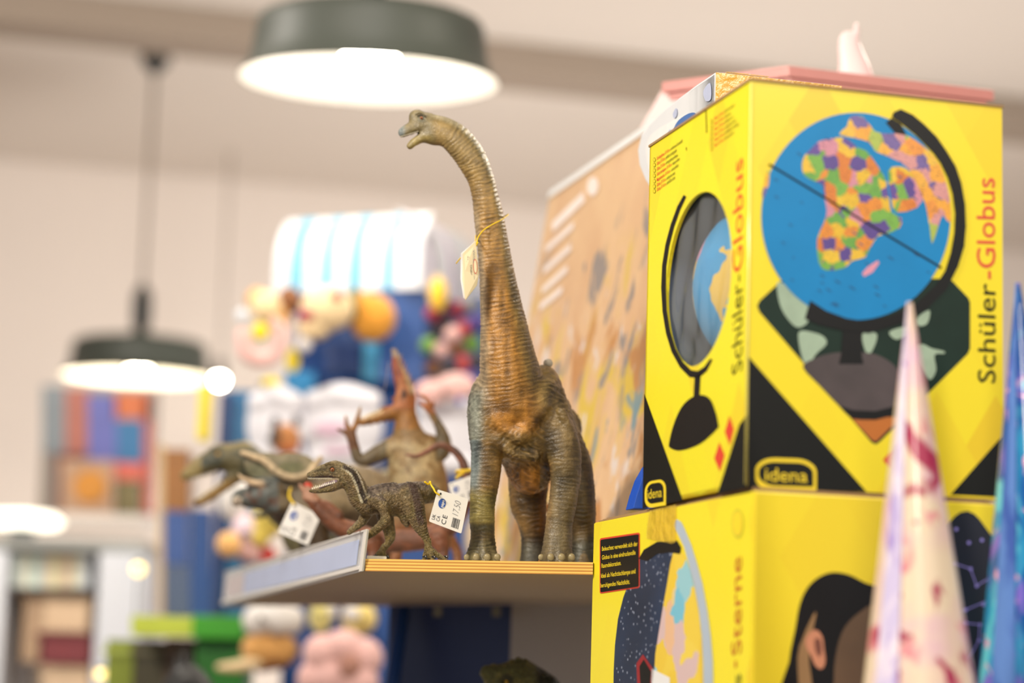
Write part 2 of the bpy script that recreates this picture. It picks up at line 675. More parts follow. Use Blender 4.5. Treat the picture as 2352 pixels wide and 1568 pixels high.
def carton_mat(name, u, base=(246, 226, 46), dark=(238, 205, 44), cell=0.05, ribs=0.0):
    g = NT(name)
    co = g.coord()
    d = g.n('ShaderNodeVectorMath', operation='DOT_PRODUCT')
    g.l(co, d.inputs[0])
    d.inputs[1].default_value = tuple(u)
    sx = g.n('ShaderNodeSeparateXYZ')
    g.l(co, sx.inputs[0])

    def mth(op, a, b):
        nd = g.n('ShaderNodeMath', operation=op)
        for i, v in enumerate((a, b)):
            if isinstance(v, (int, float)): nd.inputs[i].default_value = v
            else: g.l(v, nd.inputs[i])
        return nd.outputs[0]
    U, V = d.outputs['Value'], sx.outputs[2]
    a = mth('DIVIDE', mth('ADD', U, mth('MULTIPLY', V, 0.62)), cell)
    b = mth('DIVIDE', mth('SUBTRACT', U, mth('MULTIPLY', V, 0.62)), cell)
    cb = g.n('ShaderNodeCombineXYZ')
    g.l(mth('FLOOR', a, 0), cb.inputs[0])
    g.l(mth('FLOOR', b, 0), cb.inputs[1])
    wn = g.n('ShaderNodeTexWhiteNoise')
    g.l(cb.outputs[0], wn.inputs['Vector'])
    r = g.n('ShaderNodeMapRange')
    r.inputs[1].default_value = 0.35
    r.inputs[2].default_value = 1.0
    g.l(wn.outputs['Value'], r.inputs[0])
    g.l(g.mix(r.outputs[0], lin(base), lin(dark)), g.b.inputs['Base Color'])
    g.b.inputs['Roughness'].default_value = 0.32
    g.b.inputs['Specular IOR Level'].default_value = 0.35
    if ribs:
        w = g.n('ShaderNodeMath', operation='SINE')
        g.l(mth('MULTIPLY', U, 2 * math.pi / 0.0032), w.inputs[0])
        g.l(g.bump(w.outputs[0], ribs, 0.0006), g.b.inputs['Normal'])
    return g.m


m_card = mat('raw_cardboard', (158, 128, 88), 0.85, 0.15, 300)
m_black = mat('print_black', (14, 17, 16), 0.5, 0.1, 50, spec=0.25)
m_pyel = mat('print_yellow', (250, 222, 40), 0.4, 0.03)
m_pred = mat('print_red', (222, 66, 40), 0.45, 0.03)
m_ink = mat('print_ink', (26, 26, 16), 0.6, 0.03, spec=0.2)
m_ring = mat('print_stand_black', (16, 17, 19), 0.45, 0.15, 30, spec=0.25)
m_blue = mat('print_sea_blue', (16, 134, 200), 0.45, 0.12, 25, spec=0.25)
m_dgreen = mat('print_chart_green', (20, 44, 36), 0.5, 0.25, 40, spec=0.25)
m_land = mat('print_chart_land', (160, 184, 162), 0.6, 0.2, 90)
m_orange = mat('print_table_orange', (190, 108, 28), 0.5, 0.15, 40)
m_wink = mat('print_white', (236, 238, 240), 0.4, 0.02)


def patch_mat(name, cols, scale, squig=True, seed=0.0):
    g = NT(name)
    mp = g.n('ShaderNodeMapping')
    mp.inputs['Location'].default_value = (seed, seed * 1.7, seed * .3)
    g.l(g.coord(), mp.inputs[0])
    nz = g.n('ShaderNodeTexNoise')
    nz.inputs['Scale'].default_value = scale * 2.5
    g.l(mp.outputs[0], nz.inputs['Vector'])
    sc = g.n('ShaderNodeVectorMath', operation='SCALE')
    sc.inputs['Scale'].default_value = 0.5 / scale
    g.l(nz.outputs['Color'], sc.inputs[0])
    ad = g.n('ShaderNodeVectorMath', operation='ADD')
    g.l(mp.outputs[0], ad.inputs[0])
    g.l(sc.outputs[0], ad.inputs[1])
    vo = g.n('ShaderNodeTexVoronoi')
    vo.inputs['Scale'].default_value = scale
    g.l(ad.outputs[0], vo.inputs['Vector'])
    sp = g.n('ShaderNodeSeparateColor')
    g.l(vo.outputs['Color'], sp.inputs[0])
    rp = g.n('ShaderNodeValToRGB')
    rp.color_ramp.interpolation = 'CONSTANT'
    el = rp.color_ramp.elements
    for i, c in enumerate(cols):
        e = el[i] if i < 2 else el.new(i / len(cols))
        e.position = i / len(cols)
        e.color = lin(c) + (1,)
    g.l(sp.outputs[0], rp.inputs[0])
    out = rp.outputs[0]
    if squig:
        n2 = g.n('ShaderNodeTexNoise')
        n2.inputs['Scale'].default_value = scale * 7
        n2.inputs['Detail'].default_value = 2
        mq = g.n('ShaderNodeMapping')
        mq.inputs['Scale'].default_value = (0.6, 0.6, 2.2)
        g.l(mp.outputs[0], mq.inputs[0])
        g.l(mq.outputs[0], n2.inputs['Vector'])
        mr = g.n('ShaderNodeMapRange')
        mr.inputs[1].default_value = 0.60
        mr.inputs[2].default_value = 0.66
        mr.inputs[4].default_value = 0.75
        g.l(n2.outputs[0], mr.inputs[0])
        out = g.mix(mr.outputs[0], out, lin((40, 30, 40)))
    g.l(out, g.b.inputs['Base Color'])
    g.b.inputs['Roughness'].default_value = 0.4
    return g.m


LANDC = [(228, 186, 30), (92, 66, 156), (226, 140, 36), (116, 178, 66), (208, 138, 160), (232, 194, 44), (84, 60, 146), (216, 124, 34), (232, 190, 40), (100, 166, 64)]
m_countries = patch_mat('print_countries', LANDC, 95)
m_asia = patch_mat('print_countries_asia', [(236, 176, 60), (232, 150, 56), (112, 92, 160), (236, 190, 60), (170, 190, 80), (238, 168, 50), (214, 150, 150)], 80, seed=3)

# upper carton -------------------------------------------------------
SCL = 1.25
yw = 0.2765
R1 = Vector((math.cos(yw), math.sin(yw), 0))
B1 = Vector((-math.sin(yw), math.cos(yw), 0))
w1, d1, h1 = 0.1704 * SCL, 0.1845 * SCL, 0.2482 * SCL
O1 = Vector((0.1414 * SCL, 1.35 * SCL, 1.5 + 0.1277 * SCL))
yel_f = carton_mat('carton_yellow_front', R1)
yel_s = carton_mat('carton_yellow_side', B1, (240, 230, 42), (236, 212, 44), 0.05, 0.16)
up = thing('globe_carton', O1 + R1 * w1 / 2 + B1 * d1 / 2, 'upper yellow globe carton, oval window in its side, blue globe on its front', 'box')
th = 0.003
bm = bmesh.new()
bm_slab(bm, [O1, O1 + R1 * w1, O1 + R1 * w1 + B1 * th, O1 + B1 * th], ZUP * h1)
bm_slab(bm, [O1 + R1 * w1 + B1 * th, O1 + R1 * w1 + B1 * d1, O1 + R1 * (w1 - th) + B1 * d1, O1 + R1 * (w1 - th) + B1 * th], ZUP * h1)
bm_slab(bm, [O1 + B1 * (d1 - th), O1 + R1 * (w1 - th) + B1 * (d1 - th), O1 + R1 * (w1 - th) + B1 * d1, O1 + B1 * d1], ZUP * h1)
bm_slab(bm, [O1 + B1 * th, O1 + R1 * (w1 - th) + B1 * th, O1 + R1 * (w1 - th) + B1 * (d1 - th), O1 + B1 * (d1 - th)], ZUP * th)
bm_obj('carton_body', bm, yel_f, up)
lid = slab('top_flap', [O1 + ZUP * h1 - R1 * .001 - B1 * .001, O1 + R1 * (w1 + .001) - B1 * .001 + ZUP * h1, O1 + R1 * (w1 + .001) + B1 * (d1 + .001) + ZUP * h1, O1 + B1 * (d1 + .001) + ZUP * h1 - R1 * .001], ZUP * 0.002, m_card, up)
lid['label'] = 'bare cardboard edge of the lid'
FL = Face(O1, -B1, -R1)
tube('fold_edge', [O1 + ZUP * .001 + R1 * .0006 + B1 * .0006, O1 + ZUP * (h1 - .001) + R1 * .0006 + B1 * .0006], .0011, mat('highlight_yellow', (250, 236, 120), .2, coat=1), up, 8, 1)  # pale glossy strip: the edge's highlight is put into its colour
FF = Face(O1, R1, -B1)
# side panel with the oval window cut out


def win_uv():
    pts = [FL.hit(*p) - O1 for p in ((1529, 675), (1681, 566), (1622, 435), (1591, 842))]
    a, b = [p.dot(B1) for p in pts[:2]]
    c, d = [p.z for p in pts[2:]]
    return (a + b) / 2, (c + d) / 2, abs(a - b) / 2, abs(c - d) / 2


wu, wz, wru, wrz = win_uv()
n = 64
ang = [2 * math.pi * i / n for i in range(n)]
inner = [(wu + wru * math.cos(a), wz + wrz * math.sin(a)) for a in ang]
outer = []
for a in ang:
    cx, cz = math.cos(a), math.sin(a)
    t = min((((d1 if cx > 0 else 0) - wu) / cx) if abs(cx) > 1e-6 else 9, (((h1 if cz > 0 else 0) - wz) / cz) if abs(cz) > 1e-6 else 9)
    outer.append([wu + cx * t, wz + cz * t])
for cu, cz in ((0, 0), (d1, 0), (d1, h1), (0, h1)):
    k = min(range(n), key=lambda i: (outer[i][0] - cu) ** 2 + (outer[i][1] - cz) ** 2)
    outer[k] = [cu, cz]
vs, fs = [], []
for off in (0.0, th):
    for u_, z_ in outer + inner:
        vs.append(O1 + B1 * u_ + ZUP * z_ + R1 * off)
for i in range(n):
    j = (i + 1) % n
    fs += [(i, n + i, n + j, j), (2 * n + i, 2 * n + j, 3 * n + j, 3 * n + i), (n + i, 3 * n + i, 3 * n + j, n + j)]
mesh('window_panel', vs, fs, yel_s, up)
g = NT('clear_film')
g.b.inputs['Base Color'].default_value = (.80, .86, .92, 1)
g.b.inputs['Roughness'].default_value = 0.06
g.b.inputs['Alpha'].default_value = 0.16
g.b.inputs['Coat Weight'].default_value = 1.0
g.b.inputs['Specular IOR Level'].default_value = 0.9
nz = g.n('ShaderNodeTexNoise')
nz.inputs['Scale'].default_value = 14
nz.inputs['Distortion'].default_value = 1.2
mp = g.n('ShaderNodeMapping')
mp.inputs['Scale'].default_value = (1, 1, 0.35)
g.l(g.coord(), mp.inputs[0])
g.l(mp.outputs[0], nz.inputs['Vector'])
g.l(g.bump(nz.outputs[0], 0.3, 0.004), g.b.inputs['Normal'])
m_film = g.m
vs, fs = [], []
NR = 22
for k in range(NR + 1):
    rr_ = 1.03 * k / NR
    for a in ang:
        du, dz_ = wru * rr_ * math.cos(a), wrz * rr_ * math.sin(a)
        fan = math.atan2(du + .25 * wru, dz_ + wrz * 1.25)
        rip = .0016 * math.sin(fan * 17 + 2.0 * math.sin(dz_ * 40)) * (1 - rr_ * .8) + .0012 * math.sin(du * 160 + dz_ * 60)
        vs.append(O1 + B1 * (wu + du) + ZUP * (wz + dz_) + R1 * (th + .003 + rip))
for k in range(NR):
    for i in range(n):
        j = (i + 1) % n
        fs.append((k * n + i, k * n + j, (k + 1) * n + j, (k + 1) * n + i))
mesh('window_film', vs, fs, m_film, up, True)
m_inside = mat('carton_inside', (120, 142, 186), 0.6, 0.1, 20)
mesh('inner_board', [O1 + B1 * (d1 - .006) + R1 * a + ZUP * z for a, z in ((.004, .004), (w1 - .004, .004), (w1 - .004, h1 - .004), (.004, h1 - .004))], [(0, 1, 2, 3)], m_inside, up)
mesh('inner_board', [O1 + R1 * (w1 - .006) + B1 * b + ZUP * z for b, z in ((.006, .006), (d1 - .006, .006), (d1 - .006, h1 - .006), (.006, h1 - .006))], [(0, 1, 2, 3)], m_inside, up)
# the real globe inside
gb = O1 + R1 * 0.087 + B1 * 0.125 + ZUP * 0.176
gr = 0.080
gl = thing('school_globe', gb - ZUP * gr, 'blue school globe inside the upper carton, seen through its oval window', 'globe')
bm = bmesh.new()
bmesh.ops.create_uvsphere(bm, u_segments=48, v_segments=32, radius=gr)
bmesh.ops.translate(bm, verts=bm.verts, vec=gb)
m_globe = patch_mat('globe_print', [(38, 150, 208), (44, 160, 214), (38, 150, 208), (40, 156, 210), (36, 146, 204), (214, 150, 180), (40, 150, 206), (226, 190, 70), (42, 158, 212)], 16, False, 5)
bm_obj('globe_ball', bm, m_globe, gl, True)
lathe('globe_foot', O1 + R1 * .087 + B1 * .125 + ZUP * .004, ZUP, [(.05, 0), (.052, .006), (.04, .03), (.015, .05), (.008, .07), (.008, .1)], m_ring, gl, 24)

# prints on the window side
ar = [(1571, 447), (1556, 474), (1541, 515), (1529, 560), (1521, 610), (1519, 660), (1522, 715), (1530, 765), (1543, 808), (1562, 843), (1584, 866), (1605, 868), (1624, 852), (1637, 826)]
ai = [(1577, 452), (1563, 482), (1549, 522), (1538, 565), (1531, 612), (1530, 660), (1532, 712), (1540, 760), (1552, 800), (1568, 830), (1588, 850), (1603, 852), (1618, 842), (1632, 823)]
FL.poly('printed_arm', band(ar, ai), m_ring, up, 2)
FL.poly('printed_stem', [(1596, 862), (1610, 858), (1607, 914), (1593, 920)], m_ring, up, 2)
FL.poly('printed_foot', [(1540, 1028), (1538, 1015), (1548, 975), (1566, 935), (1590, 912), (1615, 907), (1633, 918), (1645, 948), (1650, 972), (1648, 984), (1610, 1018), (1565, 1034)], m_ring, up, 3, 4)
FL.poly('printed_corner', [(1480, 903), (1569, 1149), (1476, 1168)], m_black, up, 1)
FL.poly('printed_corner', [(1716, 952), (1698, 975), (1648, 1134), (1716, 1121)], m_black, up, 1)
FL.poly('red_diamond', [(1676, 954), (1686, 985), (1677, 1022), (1665, 992)], m_pred, up, 2)
FL.poly('red_diamond', [(1653, 1015), (1665, 1045), (1654, 1083), (1641, 1052)], m_pred, up, 2)
FL.text('Schüler-', (1705, 850), (1706, 625), (1681, 864), m_ink, up, 2)
FL.text('Globus', (1706, 617), (1707, 360), (1683, 632), m_pred, up, 2)
rows = [('Schülerglobus, Ø 18 cm', 'politisches Kartenbild', 368, 1540, 1568), ('Globe, Ø 18 cm', 'political cartography', 380, 1529, 1555), ('Globe, Ø 18 cm', 'cartographie politique', 392.5, 1529, 1557),
        ('Globo terráqueo, Ø 18 cm', 'mapa político', 404.5, 1544, 1562), ('Mappamondo, Ø 18 cm', 'carta politica', 417, 1541, 1559), ('Globus, Ø 18 cm', 'polityczna mapa', 429, 1531, 1551), ('Globus, Ø 18 cm', 'politička karta', 440, 1531, 1551)]
for a, b, y, xm, xe in rows:
    sl = -0.70
    FL.text(a, (1509, y), (xm - 1, y + (xm - 1 - 1509) * sl), (1509, y - 8), m_pred, up, 2, bold=0.01)
    FL.text(b, (xm + 1, y + (xm + 1 - 1509) * sl), (xe, y + (xe - 1509) * sl), (xm + 1, y + (xm + 1 - 1509) * sl - 8), m_ink, up, 2)
    FL.poly('language_mark', ring_pts(1503.5, y - 1, 3.0, 5.2, 14), m_ink, up, 2)
    FL.poly('language_mark', ring_pts(1503.5, y - 1, 2.2, 4.2, 14), m_pyel, up, 3)
for i, (a, b, xe) in enumerate((('Globus, Ø 18 cm', 'političen zemljevid', 1687), ('Glob, Ø 18 cm', 'politická mapa', 1679), ('Globe, Ø 18 cm', 'politisk kort', 1685), ('Globo, Ø 18 cm', 'cartografia política', 1691), ('Glóbusz, Ø 18 cm', 'politikai térkép', 1697), ('Glob, Ø 18 cm', 'harta politică', 1686))):
    y = 276 + i * 12.4
    xm = 1664
    FL.text(a, (1641, y), (xm - 1, y - (xm - 1642) * .70), (1641, y - 7), m_pred, up, 2, bold=0.01)
    FL.text(b, (xm + 1, y - (xm - 1640) * .70), (xe, y - (xe - 1641) * .70), (xm + 1, y - (xm - 1640) * .70 - 7), m_ink, up, 2)
    FL.poly('language_mark', ring_pts(1634.5, y + 3, 3.0, 5.2, 14), m_ink, up, 2)
    FL.poly('language_mark', ring_pts(1634.5, y + 3, 2.2, 4.2, 14), m_pyel, up, 3)
FL.poly('flap_slit', [(1621, 250), (1623, 249), (1624.5, 304), (1622.5, 306)], m_ink, up, 2)
FL.poly('flap_slit', [(1576, 338), (1578, 338), (1578, 346), (1576.5, 346)], m_ink, up, 2)


def badge(face, x0, y0, x1, y1, tx0, tx1, ty0, ty1, slope, parent, thick):
    """rounded yellow outline with the word inside"""
    def rr(a, b, c, d, r1, r2):
        out = []
        for cx, cy, a0 in ((c - r1, b + r2, -90), (c, d, 0), (a + r1, d - r2, 90), (a + r1, b + r2, 180)):
            if a0 == 0:
                out.append((c, d))
                continue
            for i in range(8):
                t = math.radians(a0 + 90 * i / 7)
                out.append((cx + r1 * math.cos(t), cy + r2 * math.sin(t)))
        return [(x, y + (x - a) * slope) for x, y in out]
    w = x1 - x0
    hh = y1 - y0
    face.poly('badge_rim', rr(x0, y0, x1, y1, w * .33, hh * .38), m_pyel, parent, 2)
    tx = thick * .8
    face.poly('badge_field', rr(x0 + tx, y0 + thick + tx * slope, x1 - tx, y1 - thick * 1.6, w * .27, hh * .3), m_black, parent, 3)
    face.text('idena', (tx0, ty1), (tx1, ty1 + (tx1 - tx0) * slope), (tx0, ty0), m_pyel, parent, 4, 'brand_word', bold=0.0)


badge(FL, 1481.5, 1107, 1530, 1168, 1488, 1521, 1124, 1146, -0.17, up, 6)
badge(FF, 1735, 1050, 1875, 1128, 1757, 1854, 1073, 1104, 0.035, up, 9)

# front prints


def c6(pts):
    return [(x / 1.523 + 1700, y / 1.523 + 130) for x, y in pts]


FF.poly('printed_corner', [(1717, 816), (1990, 1129), (1717, 1121)], m_black, up, 1)
FF.poly('printed_corner', [(2305, 997), (2183, 1136), (2299, 1141)], m_black, up, 1)
FF.poly('printed_chart', [(1739, 702), (1745, 690), (1795, 644), (1802, 640), (2180, 640), (2190, 648), (2224, 684), (2228, 694), (2228, 800), (2223, 812), (2022, 1013), (2012, 1020), (2002, 1016), (1744, 716)], m_dgreen, up, 1)
for pl in ([(1785, 648), (1815, 660), (1862, 690), (1858, 735), (1832, 752), (1806, 728), (1790, 695)], [(1835, 762), (1862, 762), (1890, 772), (1898, 790), (1872, 815), (1858, 842), (1846, 832), (1836, 795)],
           [(1979, 768), (2000, 762), (2014, 768), (2010, 790), (1996, 815), (1986, 802)], [(2108, 728), (2135, 712), (2130, 742), (2110, 748)],
           [(2118, 790), (2140, 800), (2167, 806), (2168, 812), (2146, 815), (2150, 850), (2134, 872), (2115, 832), (2098, 800)], [(2042, 762), (2080, 750), (2090, 760), (2060, 780)]):
    FF.poly('printed_continent', pl, m_land, up, 2, 3)
FF.poly('printed_table', [(1952, 957), (2062, 957), (2060, 967), (2012, 1014), (2002, 1010)], m_orange, up, 2)
g = NT('print_foot_dome')
g.b.inputs['Base Color'].default_value = lin((62, 54, 56)) + (1,)
g.b.inputs['Roughness'].default_value = 0.4
nz = g.n('ShaderNodeTexNoise')
nz.inputs['Scale'].default_value = 24
g.l(g.coord(), nz.inputs['Vector'])
g.l(g.mix(nz.outputs[0], lin((40, 34, 36)), lin((92, 80, 82))), g.b.inputs['Base Color'])
m_dome = g.m
FF.poly('printed_foot', [(1844, 843), (1868, 824), (1905, 812), (1950, 808), (2000, 811), (2035, 825), (2062, 850), (2074, 895), (2064, 945), (2010, 962), (1958, 960), (1925, 930), (1882, 885)], m_dome, up, 3, 3)
FF.poly('printed_foot_rim', [(1928, 932), (1960, 942), (2010, 944), (2066, 930), (2064, 950), (2010, 964), (1958, 962)], m_ring, up, 4)
FF.poly('printed_stem', [(1936, 745), (1980, 745), (1979, 818), (1983, 836), (1926, 836), (1931, 815)], m_ring, up, 4)
ao = [(2048, 268), (2052, 258), (2068, 251), (2096, 264), (2120, 284), (2150, 314), (2173, 347), (2194, 382), (2207, 420), (2216, 470), (2218, 520), (2214, 566), (2200, 612), (2173, 665), (2127, 710), (2068, 743), (1995, 765), (1930, 758), (1877, 745), (1848, 732)]
ai = [(2054, 274), (2062, 278), (2080, 292), (2100, 308), (2124, 332), (2144, 353), (2160, 375), (2176, 408), (2187, 445), (2193, 490), (2191, 535), (2183, 580), (2170, 622), (2148, 655), (2100, 700), (2041, 727), (1982, 737), (1943, 731), (1897, 714), (1860, 690)]
FF.poly('printed_arm', band(ao, ai), m_ring, up, 6)
FF.poly('printed_pivot', c6([(508, 232), (528, 215), (560, 235), (580, 275), (540, 268)]), m_ring, up, 7)
FF.poly('printed_globe', ring_pts(1965, 497, 217, 238, 72, 0.0), m_blue, up, 5)
AF = [(245, 325), (270, 300), (300, 290), (350, 283), (380, 292), (408, 318), (440, 330), (472, 372), (492, 402), (508, 432), (520, 500), (528, 545), (562, 565), (556, 600), (505, 622), (478, 630), (452, 672), (436, 702), (390, 715), (362, 740), (300, 748), (274, 720), (268, 640), (292, 582), (302, 540), (292, 490), (288, 450), (258, 436), (222, 415), (215, 375), (226, 345)]
FF.poly('printed_continent', c6(AF), m_countries, up, 6, 2)
FF.poly('printed_continent', c6([(516, 402), (545, 385), (580, 392), (612, 425), (640, 480), (618, 528), (545, 545), (528, 500)]), m_countries, up, 6, 2)
FF.poly('printed_continent', c6([(345, 272), (372, 245), (385, 210), (430, 212), (470, 262), (520, 270), (560, 268), (610, 292), (680, 352), (712, 420), (732, 500), (736, 575), (722, 575), (706, 555), (690, 600), (670, 655), (662, 600), (650, 530), (640, 500), (606, 425), (575, 380), (505, 345), (470, 330), (450, 300), (400, 285)]), m_asia, up, 6, 2)
FF.poly('printed_continent', c6([(76, 480), (96, 395), (104, 405), (98, 450), (80, 500)]), m_asia, up, 6)
FF.poly('printed_island', c6([(425, 758), (445, 735), (480, 713), (486, 722), (462, 755), (432, 770)]), mat('print_pink', (222, 150, 176), .5), up, 6)
FF.poly('printed_line', c6([(100, 374), (104, 376), (706, 737), (702, 742), (98, 380)]), m_ink, up, 8)
m_sqg = mat('print_blue_ink', (18, 84, 136), 0.5)
rs = random.Random(8)
for i in range(90):
    x, y = rs.uniform(1770, 2160), rs.uniform(300, 710)
    if ((x - 1965) / 205) ** 2 + ((y - 497) / 225) ** 2 > 1: continue
    if 1840 < x < 2180 and 310 < y < 620 and rs.random() < .75: continue
    l, a = rs.uniform(4, 16), 0.54
    dx, dy = math.cos(a) * l, math.sin(a) * l
    FF.poly('printed_name', [(x, y), (x + dx, y + dy), (x + dx - 1, y + dy + 2.2), (x - 1, y + 2.2)], m_sqg, up, 8)
FF.poly('red_diamond', [(2028, 1056), (2047, 1034), (2068, 1056), (2047, 1080)], m_pred, up, 2)
FF.text('Schüler', (2286, 880), (2286, 652), (2245, 878), m_ink, up, 2, bold=0.004)
FF.text('-Globus', (2286, 641), (2284, 409), (2243, 640), m_pred, up, 2, bold=0.004)

# lower carton -------------------------------------------------------
yw2 = 0.2848
R2 = Vector((math.cos(yw2), math.sin(yw2), 0))
B2 = Vector((-math.sin(yw2), math.cos(yw2), 0))
w2, d2, h2 = 0.1611 * SCL, 0.2966 * SCL, 0.31
O2 = Vector((0.1461 * SCL, 1.3436 * SCL, O1.z - h2 - .0005))
yel_f2 = carton_mat('carton_yellow_front_low', R2, (246, 224, 52), (240, 212, 50), 0.08)
yel_s2 = carton_mat('carton_yellow_side_low', B2, (244, 230, 44), (240, 210, 46), 0.07)
lo_ = thing('globe_carton', O2 + R2 * w2 / 2 + B2 * d2 / 2, 'lower yellow globe carton with torn taped lid, black notice and printed child', 'box')
slab('carton_body', [O2, O2 + R2 * w2, O2 + R2 * w2 + B2 * d2, O2 + B2 * d2], ZUP * (h2 - .004), yel_f2, lo_, 0.0015)
FL2 = Face(O2, -B2, -R2)
FF2 = Face(O2, R2, -B2)
slab('side_panel', [O2 - R2 * .0006 + B2 * .001, O2 - R2 * .0006 + B2 * (d2 - .001), O2 + B2 * (d2 - .001), O2 + B2 * .001], ZUP * (h2 - .005), yel_s2, lo_)
FL2 = Face(O2 - R2 * .0007, -B2, -R2)
for k in range(3):
    b0 = Vector(O2) + ZUP * (h2 - .004 + k * .0012)
    i = .003 + .002 * k
    sheet = slab('cardboard_flap', [b0 + R2 * (i * .3) + B2 * i, b0 + R2 * (w2 - i) + B2 * i, b0 + R2 * (w2 - i) + B2 * (d2 - .006 - i), b0 + R2 * (.001 + .003 * k) + B2 * (d2 - .006 - i)], ZUP * .0011, m_card, lo_)
    sheet['label'] = 'bare brown cardboard flap edge'
g = NT('packing_tape')
g.b.inputs['Base Color'].default_value = lin((240, 205, 70)) + (1,)
g.b.inputs['Roughness'].default_value = 0.08
g.b.inputs['Alpha'].default_value = 0.5
nz = g.n('ShaderNodeTexNoise')
nz.inputs['Scale'].default_value = 90
nz.inputs['Detail'].default_value = 3
g.l(g.coord(), nz.inputs['Vector'])
g.l(g.bump(nz.outputs[0], 1.0, 0.006), g.b.inputs['Normal'])
m_tape = g.m
FL2.poly('packing_tape', [(1494, 1172), (1555, 1158), (1553, 1244), (1545, 1248), (1515, 1242), (1486, 1236), (1488, 1205)], m_tape, lo_, 6)
FL2.poly('notice_rim', rrect(1378, 1236, 1470, 1363, 4, 4, -0.15), m_pred, lo_, 2)
FL2.poly('notice_field', rrect(1380, 1239.5, 1468, 1360, 3, 4, -0.15), m_black, lo_, 3)
for s, x0, y0, x1, y1 in (('Beleuchtet verwandelt sich der', 1384, 1265, 1466, 1253), ('Globus in eine eindrucksvolle', 1384, 1285, 1461, 1273), ('Raumdekoration.', 1383, 1304, 1428, 1297),
                          ('Ideal als Nachttischlampe und', 1382, 1327, 1461, 1316), ('beruhigendes Nachtlicht.', 1381, 1349, 1448, 1340)):
    FL2.text(s, (x0, y0), (x1, y1), (x0, y0 - 10), m_pyel, lo_, 5, bold=0.012)
g = NT('print_night_sky')
vo = g.n('ShaderNodeTexVoronoi')
vo.inputs['Scale'].default_value = 160
g.l(g.coord(), vo.inputs['Vector'])
mr = g.n('ShaderNodeMapRange')
mr.inputs[1].default_value = 0.10
mr.inputs[2].default_value = 0.22
mr.inputs[3].default_value = 0.8
mr.inputs[4].default_value = 0.0
g.l(vo.outputs['Distance'], mr.inputs[0])
nz = g.n('ShaderNodeTexNoise')
nz.inputs['Scale'].default_value = 14
g.l(g.coord(), nz.inputs['Vector'])
g.l(g.mix(mr.outputs[0], g.mix(nz.outputs[0], lin((8, 13, 22)), lin((36, 62, 100))), lin((176, 188, 214))), g.b.inputs['Base Color'])
m_night = g.m
m_day = patch_mat('print_day_map', [(236, 204, 60), (150, 206, 220), (232, 190, 150), (238, 210, 70), (216, 190, 190), (120, 196, 222), (226, 208, 150), (240, 214, 80)], 34, False, 2)
night = [(1409, 1600), (1410, 1540), (1413, 1480), (1420, 1420), (1432, 1372), (1448, 1330), (1470, 1282), (1488, 1259), (1512, 1246), (1545, 1250), (1548, 1262), (1540, 1297), (1532, 1345), (1524, 1390), (1514, 1450), (1506, 1500), (1500, 1600)]
day = [(1548, 1262), (1572, 1272), (1586, 1310), (1598, 1360), (1608, 1420), (1613, 1480), (1616, 1600), (1500, 1600), (1506, 1500), (1514, 1450), (1524, 1390), (1532, 1345), (1540, 1297)]
FL2.poly('printed_night_globe', night, m_night, lo_, 2)
FL2.poly('printed_day_globe', day, m_day, lo_, 2)
FL2.poly('printed_arc', band([(1555, 1192), (1566, 1199), (1574, 1216), (1588, 1250), (1601, 1292), (1614, 1340), (1625, 1400), (1633, 1460), (1638, 1520), (1639, 1600)], [(1548, 1205), (1552, 1214), (1561, 1232), (1572, 1255), (1583, 1296), (1596, 1345), (1606, 1400), (1613, 1460), (1616, 1520), (1617, 1600)]), mat('print_arc', (176, 192, 208), .5, .1, 20), lo_, 3)
FL2.poly('printed_cap', [(1468, 1283), (1480, 1262), (1510, 1244), (1556, 1241), (1565, 1256), (1563, 1272), (1540, 1268), (1510, 1272), (1488, 1288)], m_ring, lo_, 4)
FL2.poly('printed_band', [(1463, 1523), (1478, 1502), (1503, 1538), (1497, 1600), (1466, 1600)], mat('print_band_red', (150, 28, 36), .5), lo_, 4)
FL2.poly('printed_band', [(1470, 1530), (1480, 1514), (1497, 1542), (1492, 1600), (1474, 1600)], m_black, lo_, 5)
FL2.poly('printed_plate', [(1498, 1535), (1540, 1556), (1538, 1600), (1496, 1600)], m_wink, lo_, 4)
m_rust = mat('print_rust', (196, 96, 34), 0.5)
FL2.text('Sterne', (1703, 1500), (1704, 1276), (1680, 1507), m_rust, lo_, 2)
FL2.poly('printed_dash', [(1688, 1534), (1692, 1532), (1692, 1516), (1688, 1518)], m_rust, lo_, 2)
FL2.text('s', (1703, 1572), (1703, 1546), (1684, 1576), mat('print_olive', (96, 106, 34), .5), lo_, 2)
FL2.poly('printed_seal', ring_pts(1695, 1202, 14, 34, 24), mat('print_seal', (206, 200, 48), .5), lo_, 2)
FL2.poly('printed_seal', ring_pts(1695, 1202, 11, 28, 24), m_pyel, lo_, 3)
hair = mat('print_hair', (18, 17, 20), 0.5, 0.4, 20, spec=0.25)
FF2.poly('printed_hair', [(1806, 1640), (1812, 1520), (1826, 1446), (1836, 1390), (1853, 1351), (1879, 1326), (1912, 1314), (1951, 1320), (1987, 1338), (2030, 1352), (2075, 1372), (2110, 1420), (2120, 1640)], hair, lo_, 2, 3)
FF2.poly('printed_face', [(1925, 1640), (1915, 1560), (1922, 1490), (1940, 1440), (1975, 1405), (2020, 1380), (2060, 1395), (2085, 1450), (2085, 1640)], mat('print_skin_shadow', (98, 74, 52), .5, .3, 20), lo_, 3, 3)
FF2.poly('printed_hair_strand', [(1867, 1412), (1874, 1412), (1862, 1470), (1858, 1520), (1866, 1580), (1862, 1640), (1842, 1640), (1832, 1540), (1836, 1484)], mat('print_strand', (150, 116, 76), .5, .2, 40), lo_, 3, 2)
